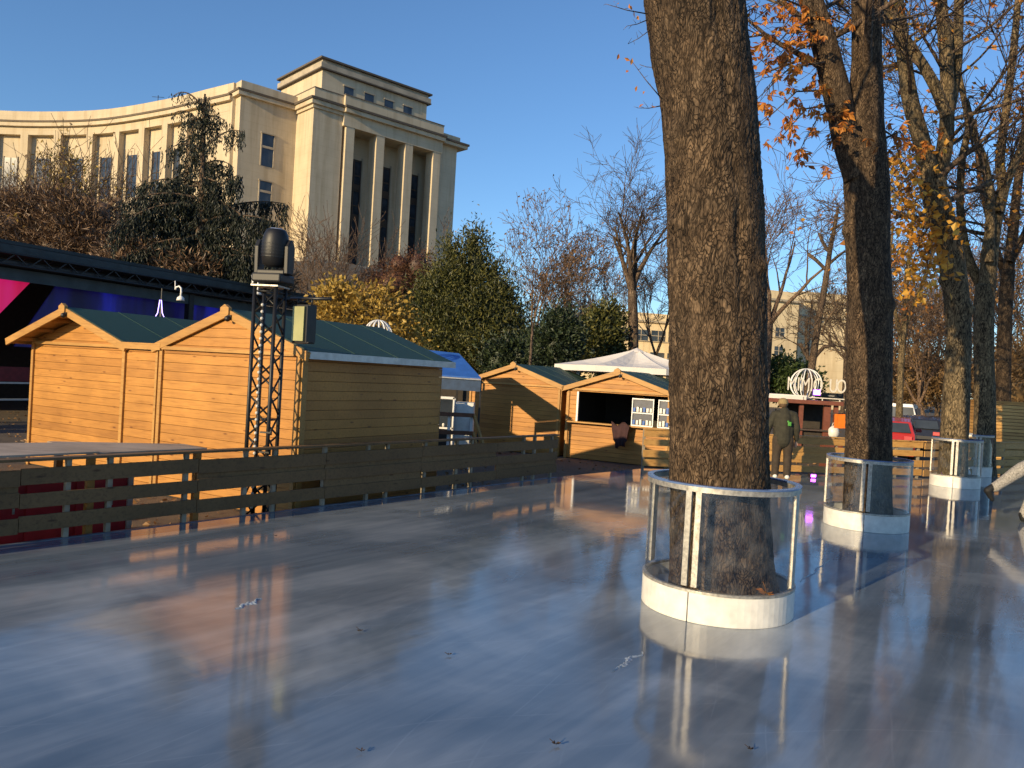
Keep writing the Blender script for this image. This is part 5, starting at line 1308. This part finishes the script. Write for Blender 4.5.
# dark amplifier box and orange bag by the kiosk
q = P(829, 397, Y + .4); t = thing('equipment_box', 'dark equipment case on the kiosk canopy right of the purple lamp', 'box', (q.x, q.y, L0.z + .09), rz); m = MB(); m.box((0, 0, .12), (.75, .4, .24)); build('case', m, black_plastic, t, bevel=.02); m = MB(); m.box((0, -.22, .15), (.2, .03, .03)); build('handle', m, steel, t)
q = P(840, 421, 22.5); t = thing('hanging_banner', 'bright orange square banner hanging just left of the second trunk', 'banner', (q.x, q.y, q.z)); m = MB()
for i in range(4): m.box((-.12 + i * .08, .012 * math.sin(i * 1.3), .0), (.082, .02, .40 + .02 * math.sin(i)))
build('cloth', m, simple('orange_cloth', (.75, .18, .01), .7, var=.1), t); m = MB(); m.tube([(-.3, 0, .21), (.3, 0, .21)], .015, 6); m.tube([(.27, .02, .2), (.27, .02, GZ - q.z)], .02, 6); build('frame', m, black, t)
q = P(834, 427, 22.6); t = thing('white_bag', 'crumpled white bag on the kiosk counter beside the orange banner', 'bag', (q.x, q.y, .60)); m = MB(); m.ball((0, 0, .19), .16, 14, 10, (1, .8, 1.2))
for i in range(len(m.v)): m.v[i] = m.v[i] * (1 + .12 * noise.noise(m.v[i] * 9))
build('bag', m, white_pl, t); m = MB(); m.tube([(-.06, 0, .36), (-.03, 0, .46), (.03, 0, .46), (.06, 0, .36)], .01, 5); build('handle', m, white_pl, t); m = MB(); m.box((0, .1, -.42), (.5, .4, .84)); tag(build('crate', m, kb, None), 'dark reddish crate under the white bag', 'crate').location = (q.x, q.y, .60)

# ================================================================== SLATTED CABIN at the right
a = P(984.5, 448, 23.5); b = P(1080, 456, 23.0); rz = math.atan2(b.y - a.y, b.x - a.x); Lc = (V((b.x, b.y, 0)) - V((a.x, a.y, 0))).length
t = thing('slatted_cabin', 'low cabin of new horizontal timber slats right of the fourth trunk', 'cabin', (a.x, a.y, GZ), rz)
top_ = P(984, 401.5, 23.5).z - GZ
m = MB(); z = 0
while z < top_ - .05: m.box((Lc / 2, 0, z + .05), (Lc, .03, .088)); m.box((0.0, 1.0, z + .05), (.03, 2.0, .088)); z += .10
build('slats', m, fresh_wood, t, bevel=.003)
m = MB(); m.box((Lc / 2, 1.04, top_ / 2), (Lc - .08, 1.95, top_ - .04)); build('core', m, dark_int, t)
m = MB()
for x in (.05, 1.2, 2.4): m.box((x, -.03, top_ / 2), (.07, .03, top_)) if x > 2 else None
m.box((Lc / 2, .98, top_ + .02), (Lc + .1, 2.1, .04)); build('top_board', m, pine_trim, t)

# ================================================================== VEHICLES
def car(name, label, loc, rz, paint, L=4.2, W=1.75, H=1.45, van=False, face_rear=True):
    t = thing(name, label, 'car' if not van else 'van', loc, rz, 'vehicles parked beyond the far barrier')
    g0 = .22
    if van: prof = [(-.5, g0), (.5, g0), (.5, .42), (.49, .56), (.40, .62), (.30, .96), (.24, 1.0), (-.46, 1.0), (-.49, .60), (-.5, .40)]
    else: prof = [(-.5, g0), (.5, g0), (.5, .44), (.47, .58), (.27, .66), (.13, .97), (.02, 1.0), (-.26, .99), (-.40, .92), (-.47, .64), (-.5, .48)]
    prof = [(x * L, z * H if z > g0 + .01 else g0) for x, z in prof]
    m = MB(); n = len(prof); vs_ = []
    for y, k in ((-W / 2, 0), (-W / 2 * .97, 1), (W / 2 * .97, 1), (W / 2, 0)):
        for x, z in prof:
            tumble = max(0, (z - .62 * H)) * .36; yy = math.copysign(abs(y) - tumble, y); vs_.append(V((x * (1 if k else .985), yy, z)))
    fs_ = [tuple(range(n)), tuple(range(3 * n, 4 * n))[::-1]]
    for s in range(3): fs_ += [(s * n + i, (s + 1) * n + i, (s + 1) * n + (i + 1) % n, s * n + (i + 1) % n) for i in range(n)]
    m.add(vs_, fs_, False); bd = build('body', m, paint, t, bevel=.05)
    m = MB(); x0, x1 = (-.43 * L, .33 * L) if van else (-.38 * L, .17 * L)
    for s in (-1, 1): m.prism([(x0, 0, .66 * H), (x1 + .10 * L, 0, .66 * H), (x1 - .02 * L, 0, .90 * H), (x0 + .05 * L, 0, .90 * H)], (0, s * (W / 2 - .045 * H - .02), 0), (0, s * (W / 2 - .045 * H + .012), 0))
    build('side_glass', m, win_dark, t)
    for sgn_, nm in ((-1, 'rear_window'), (1, 'windscreen')):
        if van: pts = [(-.492 * L, .66 * H), (-.475 * L, .92 * H)] if sgn_ < 0 else [(.395 * L, .66 * H), (.315 * L, .92 * H)]
        else: pts = [(-.47 * L, .68 * H), (-.415 * L, .89 * H)] if sgn_ < 0 else [(.25 * L, .69 * H), (.14 * L, .94 * H)]
        (xa, za), (xb, zb_) = pts; q = sgn_ * .03; m = MB(); ya, yb = W * .42, W * .36
        m.hexa([(xa, -ya, za), (xa, ya, za), (xa + q, ya, za), (xa + q, -ya, za), (xb, -yb, zb_), (xb, yb, zb_), (xb + q, yb, zb_), (xb + q, -yb, zb_)]); build(nm, m, win_dark, t)
    for x in (-.31 * L, .31 * L):
        for s in (-1, 1):
            m = MB(); m.tube([(x, s * (W / 2 - .2), .31), (x, s * (W / 2 + .01), .31)], .31, 20); w_ = build('wheel', m, rubber, t); m = MB(); m.tube([(x, s * (W / 2), .31), (x, s * (W / 2 + .02), .31)], .19, 14); build('rim', m, steel, w_)
    for s in (-1, 1):
        m = MB(); m.box((-.5 * L + .01, s * W * .38, .56 * H), (.06, .24, .14)); build('tail_lamp', m, red_paint, t, bevel=.01)
        m = MB(); m.box((.49 * L, s * W * .37, .50 * H), (.06, .28, .13)); build('headlight', m, white_pl, t, bevel=.01)
        m = MB(); m.box((.20 * L, s * (W / 2 + .06), .68 * H), (.10, .18, .12)); build('wing_mirror', m, paint, t, bevel=.02)
    for s, nm in ((-1, 'rear_bumper'), (1, 'front_bumper')): m = MB(); m.box((s * (.5 * L + .01), 0, .30 * H), (.08, W * .96, .20)); build(nm, m, paint if s > 0 else simple('bumper_plastic', (.05, .05, .05), .5), t, bevel=.02)
    return t
redp = simple('red_car_paint', (.38, .03, .03), .25, var=.04, bmp=0, coat=.6); whitep = simple('white_car_paint', (.66, .66, .66), .25, var=.04, bmp=0, coat=.6); darkp = simple('dark_car_paint', (.02, .022, .03), .25, var=.1, bmp=0, coat=.6)
q = P(889, 430, 28.0); car('parked_car', 'red car parked just beyond the sunlit far barrier', (q.x, 28.0, GZ + .01), R(62), redp)
q = P(900, 416, 39.0); car('parked_van', 'tall white car parked behind the red one', (q.x, 39.0, GZ + .01), R(60), whitep, 4.4, 1.8, 1.85, van=True)
q = P(925, 430, 32.5); car('parked_car', 'dark car parked to the right of the red car', (q.x, 32.5, GZ + .01), R(55), darkp)
q = P(1030, 416, 40.0); car('parked_car', 'dark car parked behind the slatted cabin', (q.x, 40.0, GZ + .01), R(50), darkp)

# ================================================================== PEOPLE
def skin_fig(name, nodes, edges, root, matl, parent, sub=2):
    """nodes: {key: (Vector, rx, ry)}"""
    keys = list(nodes); idx = {k: i for i, k in enumerate(keys)}
    me = bpy.data.meshes.new(name); me.from_pydata([tuple(nodes[k][0]) for k in keys], [(idx[a], idx[b]) for a, b in edges], []); me.materials.append(matl)
    o = bpy.data.objects.new(name, me); C.objects.link(o); o.parent = parent
    md = o.modifiers.new('skin', 'SKIN'); md.use_smooth_shade = True; md.branch_smoothing = .6
    if not me.skin_vertices: 
        lay = me.attributes.new('skin_vertex', 'FLOAT', 'POINT') if False else None
    return o, md, idx, keys
# The Skin modifier needs its vertex layer, so bodies are swept here instead: a chain of ellipses joined by a voxel remesh gives one continuous surface.
def body_mesh(name, chains, matl, parent, vox=.012, sm_it=6):
    m = MB()
    for ch in chains:
        pts = [V(c[0]) for c in ch]; rs = [c[1] for c in ch]
        # densify
        P2 = []; R2 = []
        for i in range(len(pts) - 1):
            k = max(2, int((pts[i + 1] - pts[i]).length / .03))
            for j in range(k): P2.append(pts[i].lerp(pts[i + 1], j / k)); R2.append(rs[i] + (rs[i + 1] - rs[i]) * smooth(j / k))
        P2.append(pts[-1]); R2.append(rs[-1])
        m.tube(P2, R2, 14, cap=True)
        m.ball(pts[0], rs[0] * .98, 12, 8); m.ball(pts[-1], rs[-1] * .98, 12, 8)
        for p_, r_ in zip(pts[1:-1], rs[1:-1]): m.ball(p_, r_ * .99, 12, 8)
    o = build(name, m, matl, parent)
    r = o.modifiers.new('remesh', 'REMESH'); r.mode = 'VOXEL'; r.voxel_size = vox; r.use_smooth_shade = True
    s = o.modifiers.new('smooth', 'SMOOTH'); s.factor = .5; s.iterations = sm_it
    return o
def hand_chains(w, d, side, s=1.0, curl=.5):
    """w wrist, d direction of the hand; returns palm, four fingers and thumb"""
    d = V(d).normalized(); a = V(side).normalized(); a = (a - d * a.dot(d)).normalized(); n = d.cross(a); out = [[(w, .026 * s), (w + d * .045 * s, .034 * s), (w + d * .085 * s, .034 * s)]]
    for k, (o, L) in enumerate(((-.030, .062), (-.010, .075), (.011, .071), (.031, .056))):
        b = w + d * .085 * s + a * o * s; c = b + (d + n * curl * .4).normalized() * L * .5 * s; e = c + (d + n * curl).normalized() * L * .5 * s
        out.append([(w + d * .04 * s + a * o * .6 * s, .013 * s), (b, .0105 * s), (c, .0095 * s), (e, .0075 * s)])
    b = w + d * .03 * s - a * .034 * s; out.append([(w + d * .015 * s, .016 * s), (b, .013 * s), (b + (d - a * .7).normalized() * .035 * s, .0115 * s), (b + (d - a * .35).normalized() * .065 * s, .009 * s)])
    return out
# --- man in olive standing behind the nearest trunk, seen from behind
f0 = G(783, 479, 0)
pr = thing('person', 'man in a dark olive coat and khaki knitted hat standing behind the nearest trunk', 'person', (f0.x - .05, f0.y, 0), R(-12))
HIP = .93
LH, RH = V((-.30, -.02, .86)), V((.30, .02, .82))
head = V((-.04, .04, 1.60))
body = [[((0, 0, HIP), .13), ((0, 0, 1.12), .125), ((0, .01, 1.32), .15), ((0, .02, 1.43), .10), ((-.02, .03, 1.50), .055), ((-.04, .04, 1.56), .06)],
        [(head + V((0, 0, -.04)), .072), (head + V((0, .01, .02)), .088), (head + V((0, 0, .07)), .082)], [(head + V((-.02, .08, -.01)), .018), (head + V((-.03, .108, -.03)), .016)], [(head + V((0, .05, -.075)), .045), (head + V((-.01, .075, -.09)), .025)],
        [(head + V((-.088, 0, 0)), .018), (head + V((-.09, -.005, .02)), .018)], [(head + V((.088, 0, 0)), .018), (head + V((.09, -.005, .02)), .018)],
        [((0, 0, HIP), .12), ((-.10, 0, .88), .10), ((-.12, .02, .50), .062), ((-.13, -.02, .10), .045), ((-.135, .10, .045), .04)],
        [((0, 0, HIP), .12), ((.10, 0, .88), .10), ((.11, .03, .50), .062), ((.12, .0, .10), .045), ((.13, .12, .045), .04)],
        [((0, .02, 1.40), .09), ((-.19, .02, 1.39), .06), ((-.29, .0, 1.13), .045), ((-.32, .10, .92), .033), (LH + V((0, .12, .0)), .026)],
        [((0, .02, 1.40), .09), ((.19, .02, 1.39), .06), ((.26, -.02, 1.12), .045), ((.27, .08, .88), .033), (RH + V((-.03, .08, .0)), .026)]]
body += hand_chains(LH + V((0, .12, 0)), (-.15, .35, -1), (1, 0, 0)) + hand_chains(RH + V((-.03, .08, 0)), (0, .3, -1), (-1, 0, 0))
body_mesh('body', body, skin_m, pr)
jk = [[((0, 0, .84), .185), ((0, 0, 1.0), .175), ((0, .01, 1.2), .175), ((0, .02, 1.34), .165), ((0, .02, 1.44), .11), ((-.01, .02, 1.49), .085)],
      [((-.08, 0, .80), .12), ((-.09, 0, 1.1), .12), ((-.12, .02, 1.37), .10)], [((.08, 0, .80), .12), ((.09, 0, 1.1), .12), ((.12, .02, 1.37), .10)],
      [((-.12, .02, 1.39), .10), ((-.20, .02, 1.38), .085), ((-.30, .0, 1.13), .068), ((-.33, .10, .91), .052)],
      [((.12, .02, 1.39), .10), ((.20, .02, 1.38), .085), ((.27, -.02, 1.12), .068), ((.28, .08, .87), .052)]]
body_mesh('coat', jk, olive, pr, .014, 3)
tr = [[((0, 0, .93), .15), ((-.10, 0, .86), .125), ((-.12, .02, .50), .092), ((-.13, -.02, .09), .078)], [((0, 0, .93), .15), ((.10, 0, .86), .125), ((.115, .03, .50), .092), ((.12, .0, .09), .078)]]
body_mesh('trousers', tr, olive2, pr, .014, 3)
for x, y in ((-.13, -.02), (.12, .0)):
    body_mesh('shoe', [[((x, y - .05, .055), .052), ((x, y + .06, .05), .048), ((x, y + .17, .042), .040)]], white_pl, pr, .01, 3)
m = MB(); m.lathe(head + V((0, -.005, .0)), [(.098, .0), (.106, .03), (.104, .07), (.085, .115), (.045, .14), (.0, .147)], 20); build('knitted_hat', m, khaki, pr)
m = MB(); m.lathe(head + V((0, -.03, -.03)), [(.06, -.03), (.082, -.01), (.09, .05)], 16); build('hair', m, hair_m, pr)
m = MB()
for x in (-.05, .018): m.ball(head + V((x, .086, .012)), .010, 8, 6)
build('eyes', m, black, pr)
m = MB(); m.box((.09, -.185, 1.20), (.07, .02, .09)); m.box((.06, -.18, 1.25), (.04, .02, .04)); build('back_patch', m, simple('green_patch', (.05, .22, .03), .5), pr, bevel=.008)
# --- person striding out of the right edge, one leg kicked back
f0 = G(1024, 522, 0)
p2 = thing('person', 'person in speckled grey trousers stepping out of the right edge with one leg lifted back', 'person', (f0.x - .03, f0.y, 0), 0)
grey_tr = simple('speckled_grey_cloth', (.30, .28, .25), .9, var=.6, scale=55, bmp=.5)
hip = V((.40, .0, 1.04))
kn = V((-.02, .05, .86)); an = V((-.50, .06, .50)); toe = V((-.55, .05, .30))
kn2 = V((.16, -.02, .52)); an2 = V((.03, .0, .10))
hd2 = V((.82, -.02, 1.56))
body = [[(hip, .12), ((.46, 0, 1.16), .12), ((.56, 0, 1.34), .14), ((.60, 0, 1.42), .09), ((.70, 0, 1.50), .055)], [(hd2, .09), (hd2 + V((.02, 0, .06)), .085)], [(hd2 + V((.09, 0, -.02)), .018), (hd2 + V((.11, 0, -.035)), .014)], [(hd2 + V((.05, 0, -.07)), .05), (hd2 + V((.07, 0, -.09)), .03)],
        [(hip, .12), (hip + V((-.06, .09, -.02)), .10), (kn, .062), (an, .042)], [(hip, .12), (hip + V((0, -.09, -.03)), .10), (kn2, .062), (an2, .045)],
        [((.56, 0, 1.36), .08), ((.54, .19, 1.34), .055), ((.42, .30, 1.10), .042), ((.62, .30, .95), .030)], [((.56, 0, 1.36), .08), ((.54, -.19, 1.34), .055), ((.62, -.28, 1.08), .042), ((.85, -.26, 1.02), .030)]]
body += hand_chains(V((.62, .30, .95)), (1, 0, -.4), (0, 0, 1)) + hand_chains(V((.85, -.26, 1.02)), (1, 0, 0), (0, 0, 1))
body_mesh('body', body, skin_m, p2)
body_mesh('trousers', [[(hip + V((.02, 0, .08)), .15), (hip + V((-.06, .08, -.02)), .13), (kn, .108), (an + V((.06, 0, .03)), .080)], [(hip, .15), (hip + V((0, -.08, -.03)), .13), (kn2, .095), (an2 + V((0, 0, .02)), .085)]], grey_tr, p2, .014, 3)
body_mesh('jacket', [[(hip + V((.02, 0, .06)), .165), ((.46, 0, 1.18), .16), ((.56, 0, 1.34), .17), ((.60, 0, 1.42), .11)], [((.54, .10, 1.36), .10), ((.54, .19, 1.34), .085), ((.42, .30, 1.10), .066), ((.60, .30, .96), .05)], [((.54, -.10, 1.36), .10), ((.54, -.19, 1.34), .085), ((.62, -.28, 1.08), .066), ((.83, -.26, 1.02), .05)]], simple('charcoal_jacket', (.03, .03, .035), .8), p2, .014, 3)
body_mesh('boot', [[(an + V((.02, 0, .03)), .055), (an + V((-.05, 0, -.03)), .062), (an + V((-.01, 0, -.11)), .046), (an + V((.03, 0, -.17)), .036)]], rubber, p2, .01, 2)
body_mesh('boot', [[(an2 + V((-.03, 0, .02)), .06), (an2 + V((-.02, 0, -.045)), .052), (an2 + V((.08, 0, -.052)), .046), (an2 + V((.16, 0, -.06)), .038)]], rubber, p2, .01, 2)
m = MB(); m.lathe(hd2, [(.098, .0), (.105, .04), (.09, .10), (.045, .14), (0, .147)], 18); build('knitted_hat', m, simple('grey_knit', (.10, .10, .11), .9), p2)
m = MB()
for y in (-.035, .035): m.ball(hd2 + V((.085, y, .01)), .010, 8, 6)
build('eyes', m, black, p2)

# ================================================================== SMALL THINGS ON THE ICE
rg = random.Random(9)
def fallen(label, c, s, n, matl, group):
    m = MB()
    for k in range(n):
        a = 2 * math.pi * k / n + rg.random() * .3; d = V((math.cos(a), math.sin(a), rg.uniform(.05, .5))).normalized(); leafq(m, V((c.x, c.y, c.z + .012)), s * rg.uniform(.7, 1.1), rg, d=d, ar=.5)
    m.tube([V((c.x, c.y, c.z + .01)), V((c.x - .01, c.y, c.z + s * .7)), V((c.x - .03, c.y, c.z + s * 1.2))], .002, 4)
    o = build('fallen_leaf', m, matl); tag(o, label, 'leaf', group); return o
q = P(763, 596, 6.32); c = V((q.x, q.y, .262)); dirv = (c - TC[0]); dirv.z = 0; c = V((TC[0].x, TC[0].y, 0)) + dirv.normalized() * .60 + V((0, 0, .262))
fallen('crisp orange leaf lying on the white ring of the nearest guard', c, .085, 7, leaf_or, 'fallen leaves')
brown_leaf = simple('brown_dead_leaf', (.035, .02, .012), .8)
for (px, py, s, lb) in ((360, 632, .03, 'tiny dark leaf scrap on the ice near the middle of the picture'), (555, 746, .03, 'tiny dark leaf scrap on the ice at the bottom centre'), (750, 751, .028, 'tiny dark leaf scrap on the ice below the nearest guard'), (276, 537, .02, 'tiny dark speck of leaf on the ice near the left barrier'), (362, 753, .02, 'tiny dark leaf scrap at the bottom left of centre'), (449, 656, .02, 'tiny dark scrap of leaf on the ice in line with the blue awning')):
    q = G(px, py, 0); fallen(lb, V((q.x, q.y, .0)), s, 4, brown_leaf, 'fallen leaves')
# low ragged ridges of frozen slush left by the resurfacer
slush_m = simple('frozen_slush', (.24, .29, .36), .35, var=.3, scale=30, bmp=.5)
for (pa_, pb_, w_, lb) in (((612, 672), (642, 652), .035, 'short ragged ridge of slush on the ice left of the nearest guard'), ((235, 609), (262, 599), .05, 'small ragged lump of slush on the ice in front of the lattice tower'), ((800, 582), (830, 560), .02, 'thin ridge of slush on the ice right of the nearest guard')):
    a = G(*pa_); b = G(*pb_); m = MB(); k_ = 60; vs_ = []; d = (b - a).normalized(); s_n = V((d.y, -d.x, 0))
    for i in range(k_ + 1):
        f = i / k_; c = a.lerp(b, f) + s_n * (.05 * noise.noise(V((f * 4, 3, pa_[0])))); ww = w_ * (.35 + abs(noise.noise(V((f * 11, pa_[0], 1)))) * 1.4) * math.sin(math.pi * min(1, max(0, f * .96 + .02)))
        for j in range(7):
            g = j / 6 * 2 - 1; h = .014 * (1 - g * g) * (.4 + 1.2 * abs(noise.noise(V((f * 23, g * 2, pa_[0]))))) - .002
            vs_.append(c + s_n * g * ww * (1 + .4 * noise.noise(V((f * 30, g * 3, 5)))) + V((0, 0, h)))
    m.add(vs_, [(i * 7 + j, i * 7 + j + 1, (i + 1) * 7 + j + 1, (i + 1) * 7 + j) for i in range(k_) for j in range(6)], False)
    o = build('slush', m, slush_m); o['kind'] = 'stuff'; o['label'] = lb
q = P(961, 480, 18.6); t = thing('white_ball', 'white round ball partly hidden behind the white ring of the third guard', 'ball', (q.x, q.y, .19)); m = MB(); m.ball((0, 0, 0), .19, 20, 14); build('ball', m, white_pl, t); m = MB(); m.ring((0, 0, 0), .188, .194, -.006, .006, n=24); build('seam', m, steel_paint, t)
# leaf litter on the ground behind the barriers
m = MB()
for k in range(5000):
    Yq = rg.uniform(6, 30); x = rg.uniform(-.7, .75) * Yq
    p = V((x, Yq, 0)); 
    if (p - RC).dot(V((RDIR.y, -RDIR.x, 0))) > -.15 and Yq < 22: continue
    leafq(m, V((x, Yq, GZ + .012)), rg.uniform(.05, .11), rg, d=V((rg.gauss(0, 1), rg.gauss(0, 1), .15)).normalized(), ar=.7)
o = build('leaf_litter', m, leaf_cop); o['kind'] = 'stuff'; o['label'] = 'scattered brown leaf litter on the ground behind the barriers'
